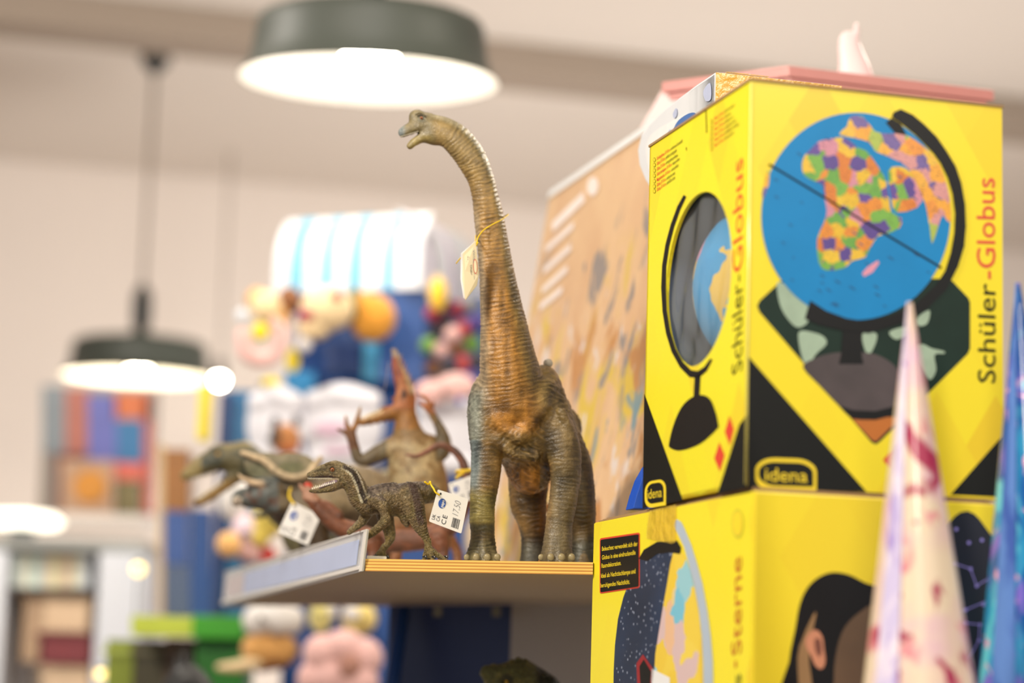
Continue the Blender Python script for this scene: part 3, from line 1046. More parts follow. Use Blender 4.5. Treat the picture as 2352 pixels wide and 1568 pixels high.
FF2.poly('printed_ear', [(1850, 1468), (1861, 1450), (1876, 1447), (1888, 1462), (1892, 1489), (1895, 1520), (1886, 1536), (1872, 1528), (1862, 1505), (1852, 1488)], mat('print_skin', (206, 140, 108), .5, .1, 60), lo_, 4, 3)
FF2.poly('printed_ear_shade', [(1870, 1470), (1882, 1466), (1887, 1490), (1882, 1508), (1873, 1496)], mat('print_skin_dark', (122, 72, 56), .5, .1, 60), lo_, 5, 3)
FF2.poly('printed_panel', [(2050, 1345), (2178, 1203), (2192, 1186), (2206, 1176), (2222, 1173), (2238, 1180), (2250, 1192), (2289, 1246), (2286, 1640), (2095, 1640)], mat('print_navy', (18, 24, 42), .45, .3, 20), lo_, 1)
m_star = mat('print_star', (150, 140, 226), .5)
st = [(2194, 1294), (2229, 1306), (2243, 1345), (2218, 1400), (2192, 1412), (2258, 1388), (2218, 1430), (2250, 1434), (2270, 1350), (2196, 1215), (2225, 1246), (2262, 1500), (2222, 1520), (2248, 1470), (2255, 1240)]
for x, y in st:
    FF2.poly('printed_star', ring_pts(x, y, 4.2, 4.2, 10), m_star, lo_, 3)
for (a, b), (c, d) in ((st[0], st[1]), (st[1], st[2]), (st[2], (2275, 1325)), (st[3], (2275, 1376)), (st[4], st[3]), (st[6], st[7]), (st[12], st[13]), (st[7], st[13])):
    nx, ny = -(d - b), c - a
    q = 1.2 / math.hypot(nx, ny)
    FF2.poly('printed_line', [(a + nx * q, b + ny * q), (c + nx * q, d + ny * q), (c - nx * q, d - ny * q), (a - nx * q, b - ny * q)], m_star, lo_, 2)

# stand under the cartons and the cones
m_lam = mat('laminate_grey', (176, 166, 150), 0.5, 0.03, 10)
pz = O2.z
pc = O2 - B2 * .42 - R2 * .06
o = slab('display_plinth', [Vector((p.x, p.y, 0)) for p in (pc, pc + R2 * .62, pc + R2 * .62 + B2 * .8, pc + B2 * .8)], ZUP * (pz - 0.0005), m_lam, bevel=.003)
tag(o, 'grey display plinth carrying the yellow cartons and paper cones', 'plinth')

# paper cones in front


def cone_mat(name, base, patches, seed, streak):
    g = NT(name)
    mp = g.n('ShaderNodeMapping')
    mp.inputs['Location'].default_value = (seed, seed, seed)
    g.l(g.coord(), mp.inputs[0])
    col = lin(base)
    cur = None
    for i, (c, sc, lo, hi, zs) in enumerate(patches):
        nz = g.n('ShaderNodeTexNoise')
        nz.inputs['Scale'].default_value = sc
        nz.inputs['Detail'].default_value = 3
        nz.inputs['Distortion'].default_value = 0.8
        m2 = g.n('ShaderNodeMapping')
        m2.inputs['Scale'].default_value = (1, 1, zs)
        m2.inputs['Location'].default_value = (i * 3.1, 0, i)
        g.l(mp.outputs[0], m2.inputs[0])
        g.l(m2.outputs[0], nz.inputs['Vector'])
        mr = g.n('ShaderNodeMapRange')
        mr.inputs[1].default_value = lo
        mr.inputs[2].default_value = hi
        g.l(nz.outputs[0], mr.inputs[0])
        cur = g.mix(mr.outputs[0], cur if cur is not None else col, lin(c))
    g.l(cur, g.b.inputs['Base Color'])
    g.b.inputs['Specular IOR Level'].default_value = 0.35
    g.b.inputs['Roughness'].default_value = 0.16 if streak else 0.3
    g.b.inputs['Coat Weight'].default_value = 0.5
    return g.m


def cone(tip, foot, half, D, m, m_seam, name_label, dz=0):
    a, b = P(tip[0], tip[1], D), P(foot[0], foot[1], D)
    ax = (b - a).normalized()
    L = (b - a).length
    k = half / F * D / L
    Lt = (a.z - pz) / -ax.z
    prof = []
    for i in range(25):
        t = i / 24
        prof.append((0.0016 + k * Lt * t, Lt * t))
    c = a + ax * Lt
    t = thing('paper_cone', c, name_label, 'paper cone')
    lathe('cone_wall', a, ax, prof, m, t, 48, cap=True)
    # overlapped seam running down the side
    s = (RIGHT * -0.72 - FWD * 0.7)
    s = (s - ax * s.dot(ax)).normalized()
    q = ax.cross(s)
    vs, fs = [], []
    for i in range(13):
        u = i / 12
        r = 0.0018 + k * Lt * u
        for j, aa in enumerate((-0.26, -0.1, 0.06, 0.22)):
            vs.append(a + ax * (Lt * u) + (s * math.cos(aa) + q * math.sin(aa)) * (r + 0.0008))
    for i in range(12):
        for j in range(3):
            fs.append((i * 4 + j, i * 4 + j + 1, i * 4 + 5 + j, i * 4 + 4 + j))
    mesh('cone_seam', vs, fs, m_seam, t, True)
    return t


m_flower = cone_mat('paper_flower', (226, 196, 180), [((222, 180, 200), 14, .42, .60, 1), ((232, 214, 188), 11, .44, .60, 1), ((224, 140, 150), 26, .54, .61, 1), ((168, 44, 84), 36, .59, .64, .8)], 2.3, False)
m_seam1 = cone_mat('paper_seam_lilac', (206, 196, 232), [((236, 226, 240), 40, .45, .6, .5), ((170, 150, 214), 50, .58, .66, .5)], 1.0, True)
cone((2090, 695), (2111, 1568), 120, 1.56, m_flower, m_seam1, 'pink and cream flowered paper cone standing tip up in front of the yellow cartons')
m_sea = cone_mat('paper_iridescent', (44, 140, 190), [((20, 84, 160), 26, .48, .56, .5), ((116, 100, 200), 34, .52, .60, .5), ((96, 196, 216), 30, .55, .62, .4), ((224, 160, 190), 44, .61, .67, 1)], 4.1, True)
m_seam2 = cone_mat('paper_seam_blue', (90, 130, 200), [((60, 90, 170), 40, .45, .6, .3)], 6.0, True)
cone((2338, 650), (2374, 1568), 120, 1.66, m_sea, m_seam2, 'shiny blue and purple paper cone at the picture edge beside the cartons')
# ------------------------------------------------------------------ plywood shelf
SZ = P(840, 1283, 2.08).z
SB = P(840, 1311, 2.08).z
s_nl = P(840, 1283, 2.08)
s_nr = PZ(1362, 1291, SZ)
f_l = PZ(517, 1391, SB)
f_r = PZ(1420, 1394, SB)
f_l.z = f_r.z = SZ
m_top = mat('shelf_laminate', (206, 200, 190), 0.45, 0.03, 12)
m_under = mat('shelf_underside', (176, 164, 146), 0.6, 0.04, 14)
sh = thing('display_shelf', (s_nl + f_r) / 2, 'pale laminated plywood shelf carrying the toy dinosaurs, striped ply edge facing out', 'shelf')
c4 = [s_nl, s_nr, f_r, f_l]
inset = [p - ZUP * 0.0008 for p in c4]
slab('shelf_board', [p - ZUP * (SZ - SB) for p in c4], ZUP * (SZ - SB - .0004), m_under, sh)
slab('top_laminate', [p - ZUP * .0004 for p in c4], ZUP * .0004, m_top, sh)
g = NT('plywood_edge')
sx = g.n('ShaderNodeSeparateXYZ')
g.l(g.coord(), sx.inputs[0])
nz = g.n('ShaderNodeTexNoise')
nz.inputs['Scale'].default_value = 30
mp = g.n('ShaderNodeMapping')
mp.inputs['Scale'].default_value = (1, 1, 12)
g.l(g.coord(), mp.inputs[0])
g.l(mp.outputs[0], nz.inputs['Vector'])
m1 = g.n('ShaderNodeMath', operation='MULTIPLY_ADD')
g.l(sx.outputs[2], m1.inputs[0])
m1.inputs[1].default_value = 2 * math.pi / 0.00285
m1.inputs[2].default_value = 0.4
m2 = g.n('ShaderNodeMath', operation='SINE')
g.l(m1.outputs[0], m2.inputs[0])
mr = g.n('ShaderNodeMapRange')
mr.inputs[1].default_value = -0.35
mr.inputs[2].default_value = 0.5
g.l(m2.outputs[0], mr.inputs[0])
cc = g.mix(mr.outputs[0], lin((250, 208, 106)), lin((196, 136, 52)))
g.l(g.mix(nz.outputs[0], cc, g.mix(0.35, cc, lin((160, 104, 40)))), g.b.inputs['Base Color'])
g.b.inputs['Roughness'].default_value = 0.55
m_ply = g.m
off = Vector((0, -0.0012, 0))
slab('ply_edge', [s_nl - ZUP * (SZ - SB) + off, s_nr - ZUP * (SZ - SB) + off, s_nr - ZUP * (SZ - SB), s_nl - ZUP * (SZ - SB)], ZUP * (SZ - SB), m_ply, sh)

# price rail along the left edge
m_clear = mat('rail_plastic', (240, 244, 250), 0.12, 0.02, 20, spec=0.8, alpha=0.45)
m_insert = mat('rail_insert', (182, 198, 236), 0.35, 0.10, 9)
m_rail = mat('rail_white', (226, 224, 220), 0.25, 0.02)
out = (f_l - s_nl).normalized()
lft = Vector((-out.y, out.x, 0)).normalized()
n_b = P(838, 1312, 2.078)
n_t = P(850, 1215, 2.07)
f_b = f_l - ZUP * (SZ - SB) + lft * .001
f_t = P(522, 1314, f_l.y)
pr = thing('price_rail', (n_b + f_b) / 2, 'clear plastic price rail with blank pale blue insert clipped on the shelf side', 'price rail')


def rail(a, b, t, u, lift=0.0):
    """patch of the rail: a..b along its length, t..u up its height"""
    def q(x, y):
        lo, hi = n_b.lerp(f_b, x), n_t.lerp(f_t, x)
        return lo.lerp(hi, y) + lft * lift
    return [q(a, t), q(b, t), q(b, u), q(a, u)]


slab('rail_holder', rail(0, 1, 0, 1, .0012), lft * .0012, m_clear, pr, .0005)
slab('back_plate', rail(0.002, 1, 0.02, 0.98, .0004), lft * .0006, m_rail, pr)
slab('paper_insert', rail(0.035, .80, .20, .80, .0024), lft * .0004, m_insert, pr)
slab('paper_insert', rail(0.81, .97, .22, .80, .0024), lft * .0004, mat('rail_insert_end', (206, 196, 200), .4), pr)
slab('lower_rail', rail(0.01, 1, .05, .14, .0026), lft * .002, m_rail, pr, .0006)
slab('upper_lip', rail(0, 1, .955, 1.0, .0026), lft * .0012, m_rail, pr, .0004)
slab('end_cap', rail(0, .012, 0, 1, .0020), lft * .0016, m_rail, pr, .0005)

# ------------------------------------------------------------------ tags
m_paper = mat('tag_paper', (238, 236, 232), 0.45, 0.02)
m_tblue = mat('tag_blue', (40, 84, 168), 0.4, 0.03)
m_tink = mat('tag_ink', (34, 36, 44), 0.5)
m_pencil = mat('tag_pencil', (110, 112, 120), 0.6)
m_ycord = mat('yellow_cord', (236, 200, 20), 0.5, 0.12, 900)


def swing_tag(corners, D, label, full=True, name='price_tag'):
    """corners TL, TR, BR, BL in the photo"""
    w = [P(x, y, D + d) for x, y, d in corners]
    nn = (w[1] - w[0]).cross(w[3] - w[0]).normalized()
    if nn.dot(FWD) > 0: nn = -nn
    ctr = sum(w, Vector()) / 4
    t = thing(name, ctr, label, 'tag')
    fc = Face(ctr, w[1] - w[0], nn)
    bm = bmesh.new()
    bm_slab(bm, [p - nn * .0005 for p in w], nn * .0005, 0)
    es = [e for e in bm.edges if abs((e.verts[0].co - e.verts[1].co).normalized().dot(nn)) > .9]
    bmesh.ops.bevel(bm, geom=es, offset=.0012, segments=4, affect='EDGES', profile=.5)
    bm_obj('card', bm, m_paper, t)

    def q(u, v):
        a = Vector((corners[0][0], corners[0][1])).lerp(Vector((corners[1][0], corners[1][1])), u)
        b = Vector((corners[3][0], corners[3][1])).lerp(Vector((corners[2][0], corners[2][1])), u)
        c = a.lerp(b, v)
        return (c.x, c.y)
    el = [q(.24 + .115 * math.cos(a), .36 + .145 * math.sin(a)) for a in [i * math.pi / 12 for i in range(24)]]
    fc.poly('round_logo', el, m_tblue, t, 2)
    fc.text('papo', q(.295, .47), q(.295, .25), q(.205, .47), m_paper, t, 3, bold=.02)
    fc.text('UK', q(.15, .90), q(.15, .74), q(.05, .90), m_tink, t, 2)
    fc.text('CA', q(.29, .90), q(.29, .74), q(.19, .90), m_tink, t, 2)
    fc.text('CE', q(.49, .93), q(.49, .66), q(.35, .93), m_tink, t, 2, dx=1.2)
    x = .66
    rb = random.Random(3)
    while x < .88:
        wd = rb.choice((.008, .014, .022))
        fc.poly('bar', [q(x, .64), q(x + wd, .64), q(x + wd, .92), q(x, .92)], m_tink, t, 2)
        x += wd + rb.choice((.010, .016))
    fc.text('17,50', q(.80, .56), q(.80, .16), q(.60, .54), m_pencil, t, 2, bold=-.02)
    fc.poly('punch_hole', [q(.12 + .03 * math.cos(a), .10 + .035 * math.sin(a)) for a in [i * math.pi / 6 for i in range(12)]], m_tink, t, 2)
    return t


tgA = swing_tag([(1005.5, 1123.5, 0), (1076, 1145.5, .004), (1059.5, 1225, .004), (985, 1197, 0)], 2.052, 'white price tag hanging from the tail stump of the small grey-green dinosaur')
tgB = swing_tag([(1030, 1110, 0), (1088, 1090, 0), (1096, 1142, 0), (1042, 1160, 0)], 2.32, 'white price tag half hidden behind the sharp price tag, on the curled tail')
tgC = swing_tag([(671, 1151, 0), (737, 1184, 0), (707, 1252, 0), (638, 1222, 0)], 2.42, 'blurred white price tag hanging below the frill of the three-horned dinosaur')

# ------------------------------------------------------------------ the long-necked dinosaur
DB = 2.085
sk_b = skin_mat('brachio_vinyl', 700, 0.35, 0.36, 0.0005)
m_nail = mat('toenail', (150, 136, 98), 0.35, 0.2, 300)
m_eye_o = mat('eye_orange', (176, 104, 62), 0.12, 0.1, 800, coat=1)
m_eye_k = mat('eye_black', (10, 10, 10), 0.08, coat=1)
m_tooth = mat('tooth', (232, 226, 206), 0.3)
m_mouth = mat('mouth_dark', (40, 28, 26), 0.35)

neck = [(990, 287, -18, 25), (1020, 300, -16, 31), (1050, 322, -14, 35), (1080, 360, -12, 35), (1102, 405, -10, 31), (1114, 450, -10, 31), (1123, 500, -10, 34), (1132, 560, -10, 37),
        (1140, 620, -12, 40), (1148, 680, -12, 46), (1156, 740, -12, 53), (1163, 800, -10, 61), (1172, 860, -4, 70), (1180, 920, 6, 74)]
leg_fl = [(1128, 930, 10, 52), (1118, 985, 0, 44), (1117, 1040, -6, 36), (1116, 1090, -8, 34), (1110, 1140, -8, 31), (1107, 1185, -6, 29), (1108, 1225, -4, 28), (1108, 1262, -6, 33), (1108, 1292, -10, 37)]
leg_fr = [(1258, 925, 34, 42), (1278, 975, 22, 45), (1292, 1030, 8, 41), (1298, 1085, 4, 35), (1296, 1130, 6, 34), (1289, 1175, 6, 32), (1283, 1215, 4, 31), (1280, 1250, 2, 34), (1279, 1288, -4, 38)]
leg_hl = [(1225, 1010, 190, 52), (1216, 1090, 190, 48), (1213, 1150, 180, 42), (1222, 1200, 180, 33), (1226, 1250, 185, 30), (1226, 1320, 180, 36)]
leg_hr = [(1300, 1010, 150, 36), (1318, 1065, 150, 40), (1330, 1120, 140, 37), (1335, 1180, 140, 33), (1342, 1230, 145, 28), (1342, 1310, 140, 36)]
br = Clay()
br.chain(neck, k=10, sub=5)
br.ell((1196, 930, 50), (82, 78, 80), k=28)
br.ell((1212, 985, 110), (88, 112, 130), k=30)
br.ell((1236, 988, 190), (74, 88, 100), k=30)
br.ell((1196, 1000, 20), (74, 62, 50), k=26)
br.ell((1218, 1080, 110), (50, 56, 90), k=26)
for lg in (leg_fl, leg_fr, leg_hl, leg_hr):
    br.chain(lg, k=16, sub=4)
br.ell((1108, 925, 22), (30, 62, 46), k=16)
br.ell((1262, 905, 40), (30, 54, 50), k=20)
br.ell((1300, 1010, 60), (26, 52, 40), k=14)
br.chain([(1240, 862, 30, 18), (1250, 858, 52, 19), (1262, 888, 100, 24), (1282, 940, 160, 28), (1298, 995, 210, 34)], k=20)
br.chain([(1290, 980, 280, 46), (1300, 1030, 360, 30), (1306, 1090, 440, 20), (1290, 1140, 520, 13), (1250, 1170, 590, 8), (1200, 1180, 640, 4)], k=20)
# collar bones and folds
br.chain([(1110, 905, -26, 12), (1130, 950, -33, 13), (1160, 985, -35, 13), (1190, 1002, -37, 10)], k=24)
br.chain([(1254, 890, -12, 14), (1242, 935, -28, 14), (1214, 975, -36, 12), (1190, 1002, -37, 10)], k=24)
br.chain([(1290, 945, -22, 10), (1310, 1000, -10, 12), (1322, 1060, 0, 12), (1318, 1110, 4, 8)], k=10)
br.chain([(1140, 1010, -30, 14), (1180, 1040, -30, 10), (1230, 1050, -16, 12)], k=14)
# head
br.ell((968, 283, -20), (25, 22, 21), k=8)
br.ell((958, 270, -20), (19, 19, 13), k=8)
br.ell((980, 276, -19), (20, 17, 17), k=8)
br.chain([(962, 288, -22, 16), (946, 293, -24, 14), (931, 301, -26, 12.5), (926, 304, -26, 11.5)], k=6, flat=((0, 0, 1), 1.25))
br.chain([(985, 306, -20, 20), (966, 316, -22, 13), (951, 326, -24, 10), (942, 335, -24, 8)], k=7, flat=((0, 0, 1), 1.2))
br.ell((1000, 312, -18), (26, 22, 22), k=10)
br.chain([(967, 302, -24, 2), (951, 311, -24, 4), (938, 318, -24, 5.5), (924, 327, -24, 9)], k=2, op='sub', flat=((0, 0, 1), 3.2))
br.ell((962, 266, -42), (5.5, 4.5, 5), k=3, op='sub')
br.chain([(955, 262, -40, 3), (966, 257, -41, 3.2), (976, 266, -40, 3)], k=3)
br.ell((921, 299, -36), (2.2, 2, 4), k=1.5, op='sub')
for cx, cz, top in ((1108, -10, 1262), (1279, -4, 1258)):
    for dx, dz, r in ((-34, -4, 10), (-14, -30, 11), (10, -34, 11), (31, -18, 11)):
        br.chain([(cx + dx * .7, top, cz + dz * .6, 9), (cx + dx, 1290, cz + dz, r)], k=5)


def crease(ph):
    return 1 - 1.9 * np.abs(np.sin(ph * .5)) ** 0.8


def b_disp(p, n):
    q = p * np.array([.6, 1.5, .6])
    wob = vnoise(q, 22, 1) * 7 + vnoise(q, 9, 2) * 2.6
    am = .25 + 1.1 * vnoise(p * np.array([.8, 1.5, .8]), 16, 6)
    S, O, B = along(p, neck)
    inneck = (1 - ss(80, 100, B)) * ss(30, 60, S) * (1 - ss(690, 760, S))
    r1 = crease(2 * math.pi * S / 9.5 + wob)
    d = inneck * am * (0.95 * r1 + 0.45 * crease(2 * math.pi * S / 5.3 + wob * 1.7))
    leg = np.zeros(len(p))
    lw = np.zeros(len(p))
    for lg, lam in ((leg_fl, 9.2), (leg_fr, 9.6), (leg_hl, 10.5), (leg_hr, 10.5)):
        S2, O2_, B2_ = along(p, lg, 3)
        w = (1 - ss(36, 60, B2_)) * ss(20, 70, S2) * (p[:, 1] > 930)
        better = w > lw
        leg = np.where(better, crease(2 * math.pi * S2 / lam + wob * 1.5), leg)
        lw = np.maximum(lw, w)
    fade = 1 - ss(1262, 1282, p[:, 1])
    d += leg * lw * 0.8 * am * fade
    body = (1 - np.maximum(inneck, lw)) * ss(840, 900, p[:, 1])
    q = p.copy()
    q[:, 0] *= 0.55
    cr = vnoise(q, 7, 5) - .5
    slope = np.where(p[:, 0] > 1195, -.55, .75)
    d += body * (2.2 * cr + 1.2 * am * crease(2 * math.pi * (p[:, 1] * .75 + p[:, 0] * slope) / 12 + wob * 1.6))
    d += 2.2 * (vnoise(p * np.array([1.8, .35, 1]), 20, 7) - .5) * (p[:, 1] > 380)
    d += 4.0 * (vnoise(p, 34, 9) - .5) * ss(860, 960, p[:, 1])
    hd = (1 - ss(985, 1010, p[:, 0])) * (p[:, 1] < 360)
    return d * (1 - hd) + hd * (vnoise(p, 4, 3) - .5) * 0.9


def b_paint(p, n):
    S, O, B = along(p, neck)
    N = len(p)
    x, y, z = p[:, 0], p[:, 1], p[:, 2]
    c = np.repeat(np.array(lin((150, 116, 58)))[None], N, 0)
    wn = vnoise(p, 30, 11)
    wf = vnoise(p, 6, 12)
    rad = np.interp(S, [0, 60, 150, 300, 420, 520, 640], [26, 34, 32, 36, 42, 58, 74])
    side = -O / rad            # + = towards the nape (viewer's right)
    if (side[(y > 450) & (y < 600)] * np.sign(x[(y > 450) & (y < 600)] - 1127)).mean() < 0: side = -side
    nk = (y < 930) & (B < 110)
    k = nk.astype(float)
    # throat golden brown, getting more orange downwards
    c = mixc(c, (168, 118, 50), k * ss(450, 760, y) * (1 - ss(.25, .75, side)) * .8)
    c = mixc(c, (148, 128, 84), k * (1 - ss(330, 520, y)) * .85)
    # olive nape
    c = mixc(c, (124, 104, 56), k * ss(.30, .75, side + .15 * (wn - .5)) * .9)
    c = mixc(c, (158, 148, 116), k * ss(.45, .9, side) * (1 - ss(350, 480, y)) * .8)
    # pale grey flank on the left of the neck
    c = mixc(c, (158, 142, 116), k * ss(.45, .85, -side + .2 * (wn - .5)) * ss(420, 520, y) * .85)
    # body
    bd = ss(860, 960, y)
    c = mixc(c, (128, 108, 70), bd * .75)
    c = mixc(c, (172, 118, 48), bd * (1 - ss(30, 78, np.abs(x - 1180))) * (1 - ss(975, 1010, y)) * .85)
    c = mixc(c, (124, 128, 116), ss(1122, 1094, x) * ss(860, 920, y) * (1 - ss(1050, 1120, y)) * .95)
    c = mixc(c, (106, 90, 58), ss(1236, 1290, x + 20 * (wn - .5)) * ss(840, 900, y) * .85)
    c = mixc(c, (94, 78, 50), ss(70, 150, z) * ss(1240, 1290, x) * .8)
    # belly
    c = mixc(c, (168, 112, 42), ss(1050, 1090, y) * (1 - ss(1262, 1272, x)) * (x > 1150) * (1 - ss(150, 175, z)) * .8)
    # legs
    fl = (x < 1155) & (y > 1010)
    c = mixc(c, (142, 110, 62), fl * ss(1085, 1120, x) * .7)
    c = mixc(c, (112, 124, 124), fl * (1 - ss(1090, 1112, x + 14 * (wn - .5))) * (1 - ss(1110, 1150, y)) * .9)
    c = mixc(c, (148, 138, 78), fl * ss(1110, 1150, y) * (1 - ss(1195, 1212, y)) * .8)
    c = mixc(c, (78, 80, 58), fl * ss(1196, 1208, y) * (1 - ss(1212, 1240, y)) * .8)
    c = mixc(c, (112, 106, 74), fl * ss(1215, 1250, y) * .8)
    fr = (x > 1240) & (y > 1040) & (z < 90)
    c = mixc(c, (112, 98, 68), fr * ss(1040, 1100, y) * .8)
    c = mixc(c, (96, 86, 62), fr * ss(1180, 1240, y) * .8)
    bk = (z > 110) & (y > 1060)
    c = mixc(c, (100, 78, 42), bk * .85)
    c = mixc(c, (128, 80, 28), bk * ss(1212, 1245, x) * (x < 1262) * .8)
    c = mixc(c, (62, 66, 58), bk * ss(1210, 1260, y) * .85)
    # head
    hd = (1 - ss(985, 1006, x)) * (y < 350)
    c = mixc(c, (124, 114, 84), hd * .9)
    c = mixc(c, (150, 134, 84), hd * ss(305, 318, y) * .9)
    c = mixc(c, (104, 104, 88), hd * (1 - ss(5, 14, np.hypot(x - 968, y - 272))) * .8)
    c = mixc(c, (120, 132, 134), (1 - ss(922, 936, x)) * (y < 325) * .85)
    c = mixc(c, (70, 62, 46), hd * (np.abs((x - 944) * .45 + (y - 314)) < 2.4) * (n[:, 2] > -.5) * .8)
    # wrinkle relief put into the colour: grooves darker, ridges lighter
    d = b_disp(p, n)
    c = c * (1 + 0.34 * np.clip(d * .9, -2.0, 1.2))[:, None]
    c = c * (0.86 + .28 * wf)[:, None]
    return np.clip(c, 0.002, 1)


bo = thing('dinosaur_figure', (P(1195, 1288, 2.12).x, 2.12, SZ), 'tall long-necked toy dinosaur with brown wrinkled throat, head raised before the lamp', 'toy dinosaur')
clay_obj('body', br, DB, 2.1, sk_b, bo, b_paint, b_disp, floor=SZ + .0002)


def w1(x, y, z, D):
    return Vector(to_world(np.array([[x, y, z]], float), D)[0])


def ball(name, c, r, m, parent, D, sc=(1, 1, 1), seg=16):
    bm = bmesh.new()
    bmesh.ops.create_uvsphere(bm, u_segments=seg, v_segments=seg // 2, radius=r * D / F)
    for v in bm.verts:
        v.co = Vector((v.co.x * sc[0], v.co.y * sc[1], v.co.z * sc[2]))
    bmesh.ops.translate(bm, verts=bm.verts, vec=w1(*c, D))
    return bm_obj(name, bm, m, parent, True)


def eye(c, r, parent, D, iris=m_eye_o):
    e = ball('eye', c, r, iris, parent, D)
    ball('pupil', (c[0] - r * .1, c[1], c[2] - r * .72), r * .5, m_eye_k, e, D)


eye((968, 271, -40), 3.6, bo, DB)


def teeth(name, rows, parent, D, m=m_tooth):
    """rows of (x0,y0,z0, x1,y1,z1, count, length, direction)"""
    bm = bmesh.new()
    for x0, y0, z0, x1, y1, z1, cnt, ln, dr, wd in rows:
        for i in range(cnt):
            u = i / max(cnt - 1, 1)
            a = w1(x0 + (x1 - x0) * u, y0 + (y1 - y0) * u, z0 + (z1 - z0) * u, D)
            tip = w1(x0 + (x1 - x0) * u - ln * .2, y0 + (y1 - y0) * u + dr * ln * (.8 + .4 * ((i * 7) % 5) / 5), z0 + (z1 - z0) * u, D)
            ax = tip - a
            t = ax.orthogonal().normalized()
            s = ax.normalized().cross(t)
            rr = wd * D / F
            vs = [bm.verts.new(a + (t * math.cos(k * 1.257) + s * math.sin(k * 1.257)) * rr) for k in range(5)]
            vt = bm.verts.new(tip)
            for k in range(5):
                bm.faces.new((vs[k], vs[(k + 1) % 5], vt))
    o = bm_obj(name, bm, m, parent, True)
    o['kind'] = 'stuff'
    return o


teeth('teeth', [(920, 313, -38, 960, 301, -39, 15, 4.5, 1, 1.4), (922, 313, -14, 950, 306, -12, 9, 4.5, 1, 1.4), (945, 329, -33, 958, 321, -34, 6, 3.5, -1, 1.2)], bo, DB)
for cx, cz, in ((1108, -10), (1279, -4)):
    for dx, dz, r in ((-36, -14, 7), (-14, -40, 8), (11, -44, 8), (34, -28, 8)):
        ball('toenail', (cx + dx, 1279, cz + dz), r, m_nail, bo, DB, (1, .6, 1.05))
# pale blob at the neck-body seam
ball('shoulder_blob', (1259, 834, 66), 12, mat('blob_pale', (206, 200, 186), .25, .1, 200), bo, DB, (.95, 1.2, .9))

# its tag and cord
bt = thing('booklet_tag', P(1082, 630, 2.04), 'folded cream booklet tag tied with yellow cord round the long neck', 'tag')
pages = []
for k, (dx, dd) in enumerate(((0, 0), (-2.2, .0016), (-4.4, .003))):
    w = [P(1063 + dx, 582, 2.045 + dd), P(1092 + dx * .2, 553.5, 2.045 + dd), P(1100 + dx * .2, 628, 2.05 + dd), P(1095 + dx * .4, 655, 2.05 + dd), P(1069 + dx, 689 - k * 2, 2.045 + dd), P(1062 + dx, 640, 2.045 + dd)]
    pages.append(slab('page', w, (0.0002, .0005, 0), mat('booklet_cream', (226, 212, 176), .5, .04, 100) if k == 0 else m_paper, bt))
fb = Face(P(1082, 620, 2.0445), P(1092, 553.5, 2.045) - P(1063, 582, 2.045), -FWD)
fb = Face(P(1063, 582, 2.0448), P(1092, 553.5, 2.0448) - P(1063, 582, 2.0448), (P(1095, 655, 2.0498) - P(1063, 582, 2.0448)).cross(P(1092, 553.5, 2.0448) - P(1063, 582, 2.0448)) * (-1 if (P(1095, 655, 2.0498) - P(1063, 582, 2.0448)).cross(P(1092, 553.5, 2.0448) - P(1063, 582, 2.0448)).dot(FWD) > 0 else 1))
m_tred = mat('tag_red', (196, 44, 40), .5)
fb.poly('red_oval', ring_pts(1091.5, 612, 4.6, 17, 24, -.05), m_tred, bt, 4)
fb.poly('red_oval', ring_pts(1091.5, 612, 3.5, 15, 24, -.05), mat('booklet_cream', (226, 212, 176)), bt, 5)
fb.text('WARNING', (1085, 650), (1083.5, 608), (1081, 651), m_tink, bt, 5)
for i, (x, a, b) in enumerate(((1074, 588, 660), (1077.5, 590, 664), (1087, 575, 600), (1089.5, 574, 594), (1088.5, 628, 652), (1071, 600, 655))):
    yy = a
    rr = random.Random(i)
    while yy < b:
        l = rr.uniform(1.5, 5)
        fb.poly('print_line', [(x, yy), (x + 1.0, yy - .4), (x + 1.0, yy + l - .4), (x, yy + l)], m_pencil, bt, 5)
        yy += l + 1.4
ct = tube('yellow_cord', [P(1047.5, 605, 2.06), P(1060, 590, 2.055), P(1078, 574, 2.052), P(1094, 558, 2.05), P(1098, 545, 2.055), P(1110, 529, 2.062), P(1128, 517, 2.0645), P(1146, 508, 2.068), P(1160, 499, 2.079), P(1168, 492, 2.094), P(1150, 500, 2.105), P(1120, 515, 2.103), P(1096, 535, 2.088), P(1092, 552, 2.06), P(1092, 566, 2.05), P(1098, 556, 2.047)], .00055, m_ycord, bt, 6, 5)

# ------------------------------------------------------------------ the small raptor
DR = 2.085
sk_r = skin_mat('raptor_vinyl', 1000, 1.0, 0.30, 0.0013)
rp_ = Clay()
r_body = [(846, 1150, 6, 25), (872, 1147, 8, 34), (905, 1148, 14, 37), (935, 1143, 22, 34), (962, 1133, 30, 27), (984, 1133, 44, 23), (1000, 1136, 80, 17), (1010, 1140, 150, 11), (1006, 1138, 230, 6), (990, 1128, 300, 3)]
r_neck = [(783, 1084, 0, 20), (800, 1094, 0, 24), (815, 1115, 0, 25), (826, 1140, 2, 26), (842, 1156, 6, 29)]
rp_.chain(r_body, k=10, sub=5)
rp_.chain(r_neck, k=10, sub=5)
rp_.ell((770, 1078, 0), (24, 19, 16), k=8)
rp_.chain([(768, 1074, 0, 15), (744, 1078, 0, 12.5), (724, 1086, 0, 9.5), (712, 1091, 0, 7.5)], k=7, flat=((0, 0, 1), .85))
rp_.chain([(762, 1085, 0, 11), (740, 1090, 0, 7), (716, 1093, 0, 5)], k=5)
rp_.chain([(788, 1104, 0, 15), (765, 1118, 0, 10.5), (742, 1125, 0, 7), (722, 1128, 0, 4.5), (713, 1127, 0, 3.6)], k=7, flat=((0, 0, 1), .95))
